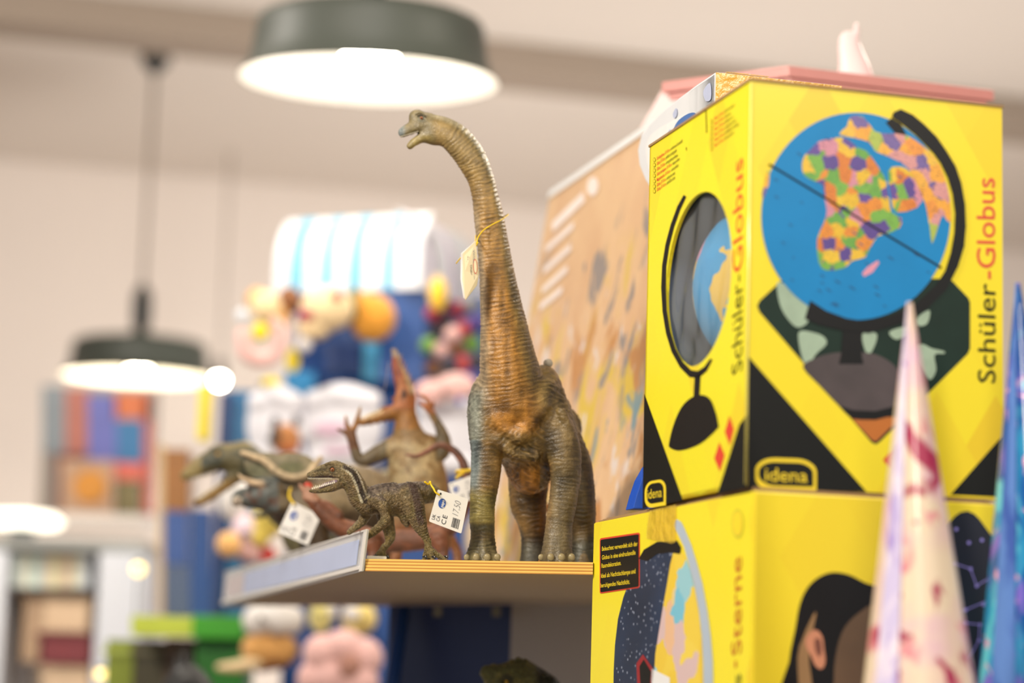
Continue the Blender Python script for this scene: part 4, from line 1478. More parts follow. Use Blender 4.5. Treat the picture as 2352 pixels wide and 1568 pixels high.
rp_.chain([(786, 1096, 0, 3), (765, 1105, 0, 6), (740, 1112, 0, 7), (708, 1114, 0, 8.5)], k=2, op='sub', flat=((0, 0, 1), 3))
rp_.chain([(744, 1122, 0, 3), (722, 1124, 0, 2)], k=2, op='sub')
rp_.chain([(748, 1066, -10, 3), (762, 1063, -13, 4), (774, 1066, -13, 3.5)], k=3)
rp_.ell((763, 1078, -15), (6, 5.5, 5), k=2.5, op='sub')
rp_.ell((708.5, 1085, -6), (2, 1.6, 3), k=1, op='sub')
rp_.ell((790, 1085, -15), (5, 10, 5), k=5)
rp_.chain([(862, 1150, -22, 17), (878, 1163, -28, 14), (884, 1180, -30, 11), (885, 1196, -32, 12), (874, 1208, -26, 10), (858, 1221, -12, 9), (848, 1230, -2, 7), (842, 1238, 4, 4)], k=6)
rp_.chain([(850, 1168, 22, 15), (836, 1190, 24, 12), (830, 1200, 24, 10), (815, 1212, 20, 8), (802, 1222, 16, 6)], k=6)
leg_n = [(940, 1130, -6, 24), (948, 1160, -14, 27), (958, 1190, -18, 21), (967, 1212, -20, 15), (976, 1230, -20, 10), (982, 1244, -20, 9), (984, 1262, -24, 8), (986, 1278, -28, 8)]
rp_.chain(leg_n, k=8, sub=5, flat=((0, 0, 1), .7))
rp_.chain([(984, 1258, -22, 8), (996, 1268, -26, 7), (1010, 1278, -30, 6.5), (1022, 1284, -32, 5)], k=4)
rp_.chain([(982, 1258, -22, 7), (978, 1270, -28, 6), (974, 1283, -32, 5)], k=4)
rp_.chain([(984, 1262, -24, 7), (990, 1272, -34, 6), (994, 1284, -44, 5.5)], k=4)
rp_.chain([(884, 1180, 36, 20), (892, 1210, 38, 15), (896, 1232, 38, 12.5), (892, 1246, 38, 8.5), (882, 1258, 38, 7.5), (876, 1270, 36, 7)], k=6)
rp_.chain([(878, 1264, 38, 7), (868, 1274, 34, 6), (862, 1281, 30, 4)], k=3)
rp_.chain([(878, 1264, 38, 7), (882, 1276, 30, 6), (888, 1283, 26, 5)], k=3)
rp_.chain([(926, 1172, 8, 16), (930, 1190, 6, 12), (934, 1204, 4, 7)], k=8)
rp_.chain([(905, 1112, 8, 5), (870, 1118, 4, 5), (848, 1132, 2, 5)], k=5)
stripe = [(790, 1072, -16), (810, 1084, -21), (822, 1106, -23), (830, 1130, -22), (838, 1150, -24)]
rp_.chain([(x - 6, y + 4, z + 1, 2.4) for x, y, z in stripe], k=3)
rp_.chain([(x + 8, y - 3, z + 4, 2.2) for x, y, z in stripe], k=3)


def r_disp(p, n):
    d = 1.3 * (vnoise(p, 4.2, 21) - .5) + 1.2 * (vnoise(p, 9, 22) - .5)
    x, y = p[:, 0], p[:, 1]
    S, O, B = along(p, leg_n, 3)
    d += .5 * np.sin(2 * math.pi * S / 6.2 + 3 * vnoise(p, 12, 4)) * (B < 34) * (y > 1120)
    S, O, B = along(p, r_neck, 3)
    d += .5 * np.sin(2 * math.pi * S / 5.2 + 3 * vnoise(p, 10, 4)) * (B < 32) * (x > 790)
    d += 1.1 * np.abs(np.sin(x / 2.6)) * (n[:, 1] < -.6) * (x > 765) * (x < 960)
    return d * np.where(x < 780, .55, 1)


def r_paint(p, n):
    x, y, z = p[:, 0], p[:, 1], p[:, 2]
    c = np.repeat(np.array(lin((116, 98, 66)))[None], len(p), 0)
    w = vnoise(p, 14, 31)
    f = vnoise(p, 3.2, 33)
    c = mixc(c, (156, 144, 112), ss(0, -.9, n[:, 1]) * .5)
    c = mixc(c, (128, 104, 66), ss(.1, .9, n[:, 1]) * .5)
    c = mixc(c, (112, 100, 58), ss(.5, .75, w) * .6)
    top = ss(-.2, -.7, n[:, 1]) * (x > 840) * (x < 985) * (y < 1150)
    c = mixc(c, (112, 98, 86), top * .9)
    c = mixc(c, (58, 46, 40), top * ss(.45, .6, vnoise(p, 5, 35)) * .75)
    S, O, B = along(p, [(950, 1112, -20), (958, 1140, -34), (964, 1170, -38), (968, 1196, -38)], 4)
    c = mixc(c, (74, 54, 48), (1 - ss(9, 15, B)) * ss(.2, .5, f + .1) * .9)
    S, O, B = along(p, stripe, 4)
    c = mixc(c, (52, 40, 34), (1 - ss(5, 8, B)) * (x > 786) * .95)
    S1, O1_, B1_ = along(p, [(a - 6, b + 4, cc) for a, b, cc in stripe], 4)
    c = mixc(c, (196, 188, 162), (1 - ss(2.2, 4.2, B1_)) * (x > 782) * .85)
    S1, O1_, B1_ = along(p, [(a + 8, b - 3, cc + 4) for a, b, cc in stripe], 4)
    c = mixc(c, (176, 166, 146), (1 - ss(1.8, 3.6, B1_)) * (x > 792) * .8)
    S1, O1_, B1_ = along(p, [(834, 1150, -20), (850, 1139, -24), (870, 1136, -30), (905, 1137, -28), (932, 1141, -26)], 4)
    c = mixc(c, (186, 172, 138), (1 - ss(1.6, 3.6, B1_)) * .7)
    head = (x < 790) & (y < 1100)
    c = mixc(c, (128, 114, 82), head * .6)
    c = mixc(c, (70, 64, 46), (1 - ss(6, 12, np.hypot(x - 763, y - 1078))) * (z < 0) * .7)
    c = mixc(c, (60, 54, 40), head * (np.abs((y - 1077) - (748 - x) * .18) < 3) * (x < 752) * (x > 722) * .6)
    mo = (np.abs(z) < 11) & (x > 708) & (x < 790) & (y > 1092) & (y < 1124) & ((n[:, 1] > .4) | (n[:, 1] < -.4)) & ((x - 708) * -.28 + 1120 > y - 6)
    c = mixc(c, (70, 44, 48), mo * ss(0, .5, np.abs(n[:, 1])) * .8)
    c = mixc(c, (128, 112, 60), ss(1195, 1240, y) * .5)
    c = c * (0.55 + 1.15 * f)[:, None]
    return np.clip(c, .002, 1)


ro = thing('dinosaur_figure', (P(910, 1283, 2.09).x, 2.09, SZ), 'small grey-green raptor toy with open toothed jaws and dark neck stripes behind the price rail', 'toy dinosaur')
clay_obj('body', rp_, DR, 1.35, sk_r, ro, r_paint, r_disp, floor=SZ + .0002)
eye((763.5, 1078.5, -12), 4.6, ro, DR)
teeth('teeth', [(708, 1097, -8, 762, 1098, -12, 17, 7, 1, 1.7), (712, 1097, 5, 750, 1098, 9, 11, 7, 1, 1.7), (718, 1123, -6, 768, 1109, -10, 13, 7, -1, 1.7)], ro, DR)
tg = Clay()
tg.chain([(772, 1106, 0, 5), (750, 1112, -2, 4.5), (735, 1119, -3, 3)], k=3)
clay_obj('tongue', tg, DR, 1.5, mat('tongue', (150, 128, 140), .25), ro)
for c in ((1023, 1284, -33), (975, 1284, -34), (995, 1285, -46), (862, 1282, 28), (889, 1284, 24)):
    tube('claw', [w1(c[0] - 2, c[1] - 5, c[2] + 3, DR), w1(c[0] + 3, c[1] - 6, c[2] - 3, DR), w1(c[0] + 6, c[1] - 1.5, c[2] - 7, DR)], [.0016, .0012, .0003], m_eye_k, ro, 8)
rc = tube('yellow_cord', [P(975, 1106, 2.05), P(984, 1112, 2.052), P(988, 1106, 2.05), P(990, 1113, 2.05), P(996, 1122, 2.048), P(1001, 1131, 2.047), P(1010, 1137, 2.048)], .0009, m_ycord, tgA, 6, 5)
o = slab('foot_stand', [Vector((p.x, p.y, SZ)) for p in (P(842, 1283, 2.088), P(888, 1283, 2.088), P(890, 1283, 2.12), P(846, 1283, 2.12))], ZUP * .0035, mat('stand_cream', (226, 220, 204), .5), bevel=.001)
tag(o, 'small cream plastic stand piece under the raptor front foot', 'stand')

# ------------------------------------------------------------------ roaring spinosaur
DS = 2.47
sk_s = skin_mat('spino_vinyl', 700, 0.5, 0.42)
sp = Clay()
sp.chain([(930, 935, 0, 24), (934, 965, 0, 26), (938, 1000, 2, 36), (946, 1040, 4, 54), (958, 1090, 6, 66), (968, 1140, 10, 64), (975, 1190, 30, 50), (985, 1215, 90, 34), (1000, 1230, 180, 20), (1010, 1235, 260, 10), (1012, 1236, 330, 4)], k=12, sub=5)
sp.ell((925, 915, 0), (30, 34, 22), k=10)
sp.chain([(928, 900, 0, 22), (920, 868, 0, 18), (910, 838, 0, 11), (908, 815, 0, 8), (905, 806, 0, 7)], k=7, flat=((0, 0, 1), .9))
sp.chain([(915, 940, 0, 24), (885, 950, 0, 17), (858, 960, 0, 13), (836, 968, 0, 10), (826, 968, 0, 9)], k=7)
sp.chain([(900, 925, 0, 8), (880, 915, 0, 16), (860, 900, 0, 26), (845, 890, 0, 30)], k=3, op='sub', flat=((0, 0, 1), 2))
sp.chain([(905, 905, 0, 10), (896, 870, -4, 8), (893, 845, -4, 5)], k=3, op='sub', flat=((0, 0, 1), 1.6))
sp.chain([(893, 938, -3, 8), (862, 948, -3, 6), (838, 958, -3, 5)], k=3, op='sub')
for i in range(7):
    sp.chain([(945 - i * 4.6, 890 - i * 11, 0, 4), (952 - i * 5, 880 - i * 11, 0, 1.6)], k=2)
for i, (x, y) in enumerate(((852, 970), (866, 968), (880, 964), (896, 962))):
    sp.chain([(x, y, -6, 4), (x + 2, y + 8, -7, 1.2)], k=2)
sp.ell((900, 1025, -6), (24, 20, 24), k=12)
sp.ell((985, 1022, -4), (26, 24, 26), k=12)
sp.chain([(895, 1028, -10, 20), (866, 1042, -20, 19), (838, 1056, -26, 15), (822, 1050, -28, 13), (814, 1028, -30, 12), (808, 1004, -32, 12), (805, 992, -32, 11)], k=7)
for f in ([(800, 996, -34, 7), (786, 990, -36, 5), (776, 986, -38, 3)], [(803, 990, -36, 7), (797, 974, -38, 5.4), (794, 956, -40, 3)], [(812, 988, -34, 7), (820, 966, -36, 6), (824, 950, -38, 4.4), (828, 933, -40, 2)]):
    sp.chain(f, k=3)
sp.chain([(990, 1020, 0, 20), (1012, 1040, -4, 19), (1020, 1020, -6, 17), (1016, 996, -8, 14), (1004, 970, -10, 10), (992, 950, -12, 9), (985, 940, -12, 8)], k=7)
for f in ([(988, 944, -12, 7), (984, 924, -14, 6), (974, 910, -14, 4), (956, 903, -14, 1.6)], [(986, 944, -12, 6), (976, 934, -16, 5.4), (964, 928, -18, 2)], [(990, 940, -10, 6), (996, 924, -8, 3)]):
    sp.chain(f, k=3)
sp.chain([(935, 1170, -20, 42), (918, 1210, -26, 28), (906, 1236, -20, 16), (912, 1262, -16, 13), (905, 1292, -24, 14), (895, 1300, -34, 10)], k=10)
sp.chain([(1000, 1180, -10, 40), (1012, 1216, -16, 24), (1032, 1236, -12, 14), (1048, 1262, -8, 11), (1052, 1296, -14, 11), (1044, 1302, -26, 8)], k=10)


def s_paint(p, n):
    x, y, z = p[:, 0], p[:, 1], p[:, 2]
    w = vnoise(p, 16, 41)
    c = np.repeat(np.array(lin((132, 104, 64)))[None], len(p), 0)
    c = mixc(c, (186, 168, 128), ss(1000, 1030, y) * (1 - ss(1120, 1180, y)) * (x > 870) * (1 - ss(1000, 1030, x)) * .75)
    c = mixc(c, (120, 88, 42), ss(.5, .65, w) * .6)
    c = mixc(c, (84, 78, 60), ((x < 888) & (y > 1010) | (x > 1000) & (y < 1060)).astype(float) * .75)
    c = mixc(c, (110, 64, 36), (x < 825) * (y < 1030) * .7)
    c = mixc(c, (170, 96, 50), (y < 950) * (x > 870) * .75)
    c = mixc(c, (128, 52, 36), (y < 945) * (x < 925) * (z > -16) * .75)
    c = mixc(c, (156, 106, 50), (y > 938) * (y < 985) * (x < 960) * .8)
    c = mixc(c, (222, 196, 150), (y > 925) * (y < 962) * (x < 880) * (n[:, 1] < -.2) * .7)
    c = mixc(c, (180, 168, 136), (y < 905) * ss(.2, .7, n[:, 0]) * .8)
    c = mixc(c, (146, 140, 128), (y < 820) * .7)
    c = mixc(c, (136, 84, 52), ss(1180, 1220, y) * .8)
    c = mixc(c, (44, 26, 18), (1 - ss(.6, 1.1, np.hypot((x - 928) / 7, (y - 905) / 14))) * (z < 0) * .9)
    return np.clip(c * (.75 + .5 * vnoise(p, 4, 43))[:, None], .002, 1)


so = thing('dinosaur_figure', (P(960, 1300, 2.49).x, 2.49, SZ), 'upright brown toy dinosaur roaring upwards with both clawed hands raised', 'toy dinosaur')
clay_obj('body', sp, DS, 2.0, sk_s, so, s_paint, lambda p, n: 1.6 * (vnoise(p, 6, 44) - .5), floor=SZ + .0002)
teeth('teeth', [(830, 958, -12, 872, 944, -16, 9, 7, -1, 2), (893, 832, -8, 884, 892, -12, 10, 5, 1, 1.6)], so, DS)

# ------------------------------------------------------------------ brown dinosaur lying behind the raptor, tail curled up
DL = 2.36
ly = Clay()
ly.chain([(706, 1142, 0, 12), (720, 1152, 0, 15), (745, 1180, 2, 18), (775, 1206, 6, 20), (810, 1222, 12, 24), (860, 1240, 16, 25), (920, 1242, 18, 26), (985, 1232, 16, 26), (1035, 1205, 10, 22), (1064, 1160, 4, 17), (1072, 1115, -2, 13), (1070, 1084, -4, 11), (1058, 1052, -6, 9.5), (1036, 1030, -8, 8.5), (1008, 1022, -10, 7.5), (982, 1036, -10, 6.5), (958, 1047, -10, 5), (934, 1044, -10, 3)], k=10, sub=5)
ly.chain([(722, 1152, 0, 14), (706, 1134, 0, 10), (694, 1120, 0, 6), (688, 1112, 0, 3)], k=6)
ly.chain([(722, 1148, 0, 10), (716, 1130, 0, 8), (708, 1118, 0, 5)], k=5)
ly.chain([(735, 1160, 0, 10), (752, 1158, -2, 8), (780, 1182, 0, 9)], k=8)
for a in ((850, 1), (1010, 1)):
    ly.chain([(a[0], 1240, -18, 26), (a[0] + 8, 1268, -26, 13), (a[0] + 2, 1305, -34, 12)], k=8)
lo2 = thing('dinosaur_figure', (P(900, 1300, 2.38).x, 2.38, SZ), 'reddish brown toy dinosaur lying behind the raptor, thin tail curling up, snout raised', 'toy dinosaur')


def l_paint(p, n):
    x, y = p[:, 0], p[:, 1]
    c = np.repeat(np.array(lin((122, 74, 50)))[None], len(p), 0)
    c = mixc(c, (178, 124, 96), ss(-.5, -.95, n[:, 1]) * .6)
    c = mixc(c, (98, 62, 44), ss(.45, .65, vnoise(p, 18, 51)) * .6)
    c = mixc(c, (74, 64, 66), (x > 1040) * (y < 1110) * (1 - ss(-.2, .4, -n[:, 0])) * .6)
    c = mixc(c, (208, 160, 130), (x < 730) * (y < 1150) * .5)
    return np.clip(c * (.8 + .4 * vnoise(p, 5, 52))[:, None], .002, 1)


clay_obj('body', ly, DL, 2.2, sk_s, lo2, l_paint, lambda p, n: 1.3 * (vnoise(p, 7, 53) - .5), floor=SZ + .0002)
tg = Clay()
tg.chain([(702, 1113, 0, 4), (708, 1112, 0, 5), (714, 1116, 0, 4)], k=3)
clay_obj('tongue', tg, DL, 1.5, mat('mouth_red', (206, 52, 26), .3), lo2)
lc = tube('yellow_cord', [P(1066, 1082, 2.335), P(1090, 1078, 2.335), P(1098, 1088, 2.35), P(1078, 1092, 2.375), P(1052, 1088, 2.37), P(1050, 1082, 2.34), P(1066, 1082, 2.335), P(1048, 1098, 2.325)], .0016, m_ycord, tgB, 6, 5)
tube('yellow_cord', [P(668, 1120, 2.46), P(664, 1140, 2.43), P(676, 1158, 2.416)], .0012, m_ycord, tgC, 6, 4)

# ------------------------------------------------------------------ three-horned dinosaur
DT = 2.5
tr = Clay()
tr.ell((720, 1165, 60), (96, 66, 60), k=16)
tr.ell((800, 1150, 110), (120, 84, 80), k=20)
tr.ell((880, 1180, 150), (90, 80, 70), k=20)
tr.ell((610, 1135, -6), (46, 36, 34), k=10)
tr.chain([(606, 1138, -10, 30), (574, 1142, -16, 24), (552, 1142, -20, 19), (543, 1150, -22, 13)], k=8)
tr.ell((640, 1160, -10), (34, 24, 26), k=10)
tr.ell((640, 1090, 20), (86, 42, 10), k=6, rot=.45)
tr.ell((672, 1075, 24), (62, 36, 9), k=6, rot=0.05)
rim = [(556, 1040, 4, 6), (576, 1046, 2, 7), (598, 1054, 0, 8), (616, 1066, -2, 8), (634, 1082, -4, 9), (656, 1094, -4, 9), (680, 1097, 0, 9), (704, 1090, 6, 8), (722, 1072, 14, 7), (736, 1052, 20, 6)]
tr.chain(rim, k=4)
tr.chain([(612, 1112, -30, 9), (590, 1110, -38, 8), (568, 1104, -44, 6), (554, 1096, -48, 4), (546, 1086, -50, 1.5)], k=4)
tr.chain([(552, 1130, -34, 7), (544, 1142, -40, 6), (538, 1150, -44, 3)], k=4)
tr.chain([(720, 1200, 20, 30), (738, 1260, 20, 22), (742, 1340, 20, 24)], k=10)
tr.chain([(700, 1190, 110, 30), (712, 1250, 120, 24), (712, 1345, 120, 24)], k=10)
tr.chain([(860, 1200, 120, 44), (870, 1280, 130, 28), (866, 1350, 130, 30)], k=10)
tr.chain([(920, 1190, 170, 36), (950, 1215, 230, 20), (940, 1240, 300, 8)], k=12)


def t_paint(p, n):
    x, y, z = p[:, 0], p[:, 1], p[:, 2]
    c = np.repeat(np.array(lin((104, 90, 66)))[None], len(p), 0)
    c = mixc(c, (150, 132, 100), (x > 700) * (1 - ss(1150, 1220, y)) * .8)
    c = mixc(c, (60, 42, 24), ss(1155, 1185, y) * .8)
    c = mixc(c, (84, 96, 98), (x < 640) * (y < 1175) * (y > 1090) * .75)
    c = mixc(c, (92, 56, 38), (x < 640) * (x > 560) * (y > 1112) * ss(.45, .6, vnoise(p, 12, 61)) * .7)
    c = mixc(c, (128, 120, 92), (z < 45) * (y < 1095) * .7)
    c = mixc(c, (92, 94, 52), (1 - ss(.6, 1.1, np.hypot((x - 668) / 34, (y - 1072) / 15))) * (y < 1092) * .85)
    c = mixc(c, (92, 94, 62), (1 - ss(.6, 1.1, np.hypot((x - 590) / 30, (y - 1080) / 18))) * .7)
    S, O, B = along(p, rim, 3)
    c = mixc(c, (204, 180, 144), (1 - ss(7, 12, B)) * .9)
    S, O, B = along(p, [(612, 1112, -30), (568, 1104, -44), (546, 1086, -50)], 3)
    c = mixc(c, (206, 180, 146), (1 - ss(8, 13, B)) * ss(612, 600, x) * .9)
    c = mixc(c, (236, 220, 200), (1 - ss(9, 13, np.hypot(x - 545, y - 1150))) * .9)
    return np.clip(c * (.8 + .4 * vnoise(p, 6, 62))[:, None], .002, 1)


to = thing('dinosaur_figure', (P(760, 1320, 2.56).x, 2.56, SZ), 'blurred three-horned toy dinosaur with a broad pale-rimmed frill and stout body', 'toy dinosaur')
clay_obj('body', tr, DT, 2.6, sk_s, to, t_paint, lambda p, n: 2 * (vnoise(p, 8, 63) - .5), floor=SZ + .0002)
ball('eye', (572, 1122, -40), 4, m_eye_k, to, DT)

# ------------------------------------------------------------------ tyrannosaur at the back left
DX = 2.78
tx = Clay()
tx.chain([(560, 1050, 0, 34), (530, 1052, -4, 34), (505, 1050, -8, 30), (470, 1066, -12, 24), (440, 1084, -14, 16), (426, 1092, -14, 12)], k=10)
tx.chain([(548, 1078, 0, 28), (520, 1104, -4, 20), (490, 1132, -8, 14), (462, 1150, -10, 11), (452, 1154, -10, 8)], k=8)
tx.chain([(520, 1084, 0, 5), (495, 1102, 0, 12), (460, 1118, 0, 16), (430, 1128, 0, 20)], k=4, op='sub', flat=((0, 0, 1), 3))
tx.ell((500, 1030, -28), (16, 8, 8), k=6)
tx.chain([(560, 1055, 10, 38), (600, 1085, 40, 44), (640, 1120, 80, 58), (680, 1150, 130, 74), (740, 1160, 200, 76), (800, 1140, 280, 50), (860, 1110, 360, 28), (900, 1090, 430, 14)], k=16)
tx.chain([(690, 1190, 110, 50), (680, 1240, 100, 30), (700, 1280, 110, 20), (690, 1340, 100, 24)], k=12)
tx.chain([(740, 1200, 200, 50), (740, 1250, 200, 30), (752, 1290, 205, 20), (744, 1340, 195, 24)], k=12)
tx.chain([(622, 1160, 50, 14), (604, 1180, 40, 9), (588, 1186, 30, 6)], k=8)


def x_paint(p, n):
    x, y, z = p[:, 0], p[:, 1], p[:, 2]
    c = np.repeat(np.array(lin((92, 86, 58)))[None], len(p), 0)
    c = mixc(c, (46, 54, 44), ss(.45, .6, vnoise(p, 26, 71)) * .8)
    c = mixc(c, (150, 116, 56), (ss(1085, 1120, y) * (x < 570)) * .85)
    c = mixc(c, (150, 132, 80), (x < 462) * (y < 1120) * .8)
    c = mixc(c, (44, 54, 50), (x > 462) * (x < 510) * (y < 1070) * .7)
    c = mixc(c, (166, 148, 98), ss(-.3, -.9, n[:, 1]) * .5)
    return np.clip(c * (.8 + .4 * vnoise(p, 8, 72))[:, None], .002, 1)


xo = thing('dinosaur_figure', (P(660, 1330, 2.86).x, 2.86, SZ), 'olive toy tyrannosaur at the far back, gaping jaws pointing left', 'toy dinosaur')
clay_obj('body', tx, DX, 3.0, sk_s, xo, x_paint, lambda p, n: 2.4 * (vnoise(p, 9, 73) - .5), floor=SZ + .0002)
teeth('teeth', [(436, 1098, -24, 500, 1082, -30, 9, 9, 1, 3), (458, 1144, -18, 510, 1110, -24, 8, 8, -1, 3)], xo, DX)
ball('eye', (500, 1042, -36), 5, mat('eye_amber', (180, 140, 50), .2), xo, DX)

# dark green head peeping up from the shelf below
DG = 2.30
gr_ = Clay()
gr_.ell((1180, 1580, 0), (70, 62, 50), k=14)
gr_.ell((1195, 1545, 0), (36, 28, 30), k=12)
gr_.chain([(1120, 1545, -10, 18), (1150, 1545, -20, 18), (1180, 1538, -22, 16)], k=8)
gr_.chain([(1200, 1540, 0, 26), (1240, 1560, 10, 24), (1268, 1580, 20, 22), (1280, 1620, 30, 26)], k=10)
for i, (x, y) in enumerate(((1122, 1532), (1134, 1527), (1150, 1530), (1176, 1518), (1190, 1512), (1206, 1516), (1222, 1530), (1252, 1550), (1268, 1556))):
    gr_.ell((x, y + 3, -8), (8, 7, 10), k=4)
gr_.ell((1162, 1566, -46), (9, 6, 6), k=4, op='sub')
gr_.chain([(1180, 1620, 10, 66), (1196, 1690, 20, 54), (1200, 1770, 24, 50)], k=20)


def g_paint(p, n):
    c = np.repeat(np.array(lin((92, 92, 48)))[None], len(p), 0)
    c = mixc(c, (124, 116, 60), ss(.5, .65, vnoise(p, 14, 81)) * .7)
    c = mixc(c, (28, 30, 26), ss(1225, 1240, p[:, 0]) * .9)
    c = mixc(c, (40, 38, 26), (1 - ss(10, 20, np.hypot(p[:, 0] - 1165, p[:, 1] - 1562))) * .8)
    return np.clip(c * (.7 + .6 * vnoise(p, 5, 82))[:, None], .002, 1)


go = thing('dinosaur_figure', P(1190, 1740, 2.32), 'dark green scaly toy dinosaur head rising from the shelf below', 'toy dinosaur')
clay_obj('body', gr_, DG, 2.0, sk_r, go, g_paint, lambda p, n: 2.6 * (vnoise(p, 6, 83) - .5), floor=P(1180, 1740, 2.3).z - .0198)
eye((1163, 1566, -44), 4.2, go, DG, mat('eye_yellow', (216, 170, 40), .15))
# ------------------------------------------------------------------ things behind the cartons
A_ = P(1262, 455, 2.75)
dd = -B1
b_ = A_ + dd * .68
lowz = SZ + .0005
base_a = P(1104, 1300, 2.75)
base_a.z = lowz
base_b = base_a + dd * .60
b_ = A_ + dd * .38
nrm = (b_ - A_).cross(base_a - A_).normalized()
if nrm.dot(RV) > 0: nrm = -nrm
bd = thing('display_board', (base_a + base_b) / 2, 'tall tan cardboard board with a blurred painted jungle, leaning beside the yellow cartons', 'display board')
g = NT('board_print')
co = g.coord()
cur = lin((218, 178, 138))
for i, (c, sc, lo, hi, z0, z1) in enumerate((((228, 192, 150), 7, .4, .6, -9, 9), ((220, 190, 70), 9, .52, .62, .05, .36), ((150, 140, 136), 14, .56, .63, -.05, .40), ((196, 140, 84), 11, .52, .62, -.1, .30), ((226, 214, 208), 17, .60, .66, -.2, .32), ((120, 150, 160), 12, .64, .70, -.2, .2))):
    nz = g.n('ShaderNodeTexNoise')
    nz.inputs['Scale'].default_value = sc * 1.6
    nz.inputs['Detail'].default_value = 3
    nz.inputs['Distortion'].default_value = 0.7
    m2 = g.n('ShaderNodeMapping')
    m2.inputs['Scale'].default_value = (1, 1, .62)
    m2.inputs['Location'].default_value = (i * 2.3, i, i * 1.1)
    g.l(co, m2.inputs[0])
    g.l(m2.outputs[0], nz.inputs['Vector'])
    mr = g.n('ShaderNodeMapRange')
    mr.inputs[1].default_value = lo
    mr.inputs[2].default_value = hi
    g.l(nz.outputs[0], mr.inputs[0])
    sz = g.n('ShaderNodeSeparateXYZ')
    g.l(co, sz.inputs[0])
    k = g.n('ShaderNodeMapRange', interpolation_type='SMOOTHSTEP')
    k.inputs[1].default_value = z1 + .03
    k.inputs[2].default_value = z1 - .03
    g.l(sz.outputs[2], k.inputs[0])
    ml = g.n('ShaderNodeMath', operation='MULTIPLY')
    g.l(mr.outputs[0], ml.inputs[0])
    g.l(k.outputs[0], ml.inputs[1])
    cur = g.mix(ml.outputs[0], cur, lin(c))
g.l(cur, g.b.inputs['Base Color'])
g.b.inputs['Roughness'].default_value = 0.35
slab('printed_panel', [base_a, base_b, b_, A_], -nrm * .006, g.m, bd)
up_ = (A_ - base_a).normalized()
slab('top_trim', [A_ - nrm * .008 - up_ * .001, b_ - nrm * .008 - up_ * .001, b_ + nrm * .002 - up_ * .001, A_ + nrm * .002 - up_ * .001], up_ * .009, m_wink, bd)
FB = Face(A_ + nrm * .0006, dd, nrm)
m_pale = mat('board_white_print', (244, 232, 226), .45)
m_grey_roof = mat('thatch_grey', (170, 150, 150), .5, .2, 30)
# lettering too soft to read: a heading and four lines
FB.poly('printed_heading', [(1268, 512), (1340, 440), (1344, 462), (1270, 534)], m_pale, bd, 3)
FB.poly('printed_badge', ring_pts(1362, 428, 13, 22, 18, .1), m_pale, bd, 3)
for k, (x0, y0, x1, y1) in enumerate(((1254, 574, 1318, 516), (1250, 622, 1312, 566), (1246, 668, 1304, 616), (1240, 706, 1292, 664))):
    FB.poly('printed_line', [(x0, y0 - 8), (x1, y1 - 8), (x1, y1 + 8), (x0, y0 + 8)], m_pale, bd, 3)

# blue rounded thing behind the carton corner
m_roy = mat('royal_blue', (28, 84, 196), .4, .08, 30)
c0 = P(1490, 1130, 2.12)
bb = thing('blue_box', c0, 'royal blue rounded packet end showing between upper carton and its lower neighbour', 'packet')
pts = [(1453, 1168), (1462, 1135), (1474, 1100), (1492, 1068), (1520, 1060), (1540, 1120), (1540, 1168)]
zz = O1.z + .0006
w_ = [P(x, y, 2.0) for x, y in pts]
w_ = [Vector((p.x, p.y, max(p.z, zz))) for p in w_]
slab('packet_body', w_, B1 * .02, m_roy, bb, .001)

# white globe carton behind, its left side printed with a white globe
m_white_box = mat('carton_white', (226, 230, 236), .35, .03)
m_gold = mat('carton_gold', (222, 168, 36), .25, .12, 60, bump=.4, bscale=120)
wb = O1 + B1 * (d1 + .05) + R1 * -.004
top = P(1640, 164, wb.y).z
wbx = thing('globe_carton', wb, 'white sided carton with blue globe print, sticking up behind the upper yellow carton', 'box')
q0 = P(1642, 300, wb.y)
q0.z = O1.z + .0006
q1 = q0 + B1 * .07
slab('carton_body', [q0, q0 + R1 * .12, q1 + R1 * .12, q1], ZUP * (top - q0.z), m_white_box, wbx, .002)
rpts = [(1643, 165), (1600, 194), (1560, 224), (1524, 252), (1492, 284), (1472, 312), (1464, 345), (1468, 380), (1482, 414), (1508, 452), (1560, 500), (1643, 540)]
FW0 = Face(q0, -B1, -R1)
slab('printed_end', [FW0.hit(*p) for p in rpts], R1 * .05, m_white_box, wbx, .002)
FWb = Face(q0 - R1 * .0006, -B1, -R1)
FWb.poly('printed_globe', [(1484, 352), (1490, 318), (1512, 296), (1540, 280), (1575, 262), (1600, 262), (1604, 300), (1560, 380), (1500, 400)], mat('print_white_sea', (236, 238, 240), .4), wbx, 2, 3)
FWb.poly('printed_continent', [(1548, 300), (1556, 280), (1572, 266), (1588, 259), (1600, 262), (1606, 290), (1580, 330), (1552, 330)], mat('print_deep_blue', (72, 116, 184), .4, .1, 60), wbx, 3, 3)
for pl in ([(1534, 310), (1540, 296), (1546, 312), (1538, 320)], [(1546, 262), (1554, 248), (1556, 262), (1550, 272)], [(1616, 210), (1632, 190), (1634, 226), (1622, 232)]):
    FWb.poly('printed_island', pl, mat('print_pale_blue', (186, 196, 226), .4), wbx, 3, 3)
FFb = Face(q0, R1, -B1)
slab('gold_front', [q0 - B1 * .001, q0 + R1 * .121 - B1 * .001, q0 + R1 * .121, q0], ZUP * (top - q0.z - .001), m_gold, wbx)
slab('packing_tape', [q0 + ZUP * (top - q0.z) - B1 * .0012 + R1 * .01, q0 + ZUP * (top - q0.z) - B1 * .0012 + R1 * .05, q0 + ZUP * (top - q0.z) + B1 * .05 + R1 * .05, q0 + ZUP * (top - q0.z) + B1 * .05 + R1 * .01], ZUP * .0006, m_tape, wbx)

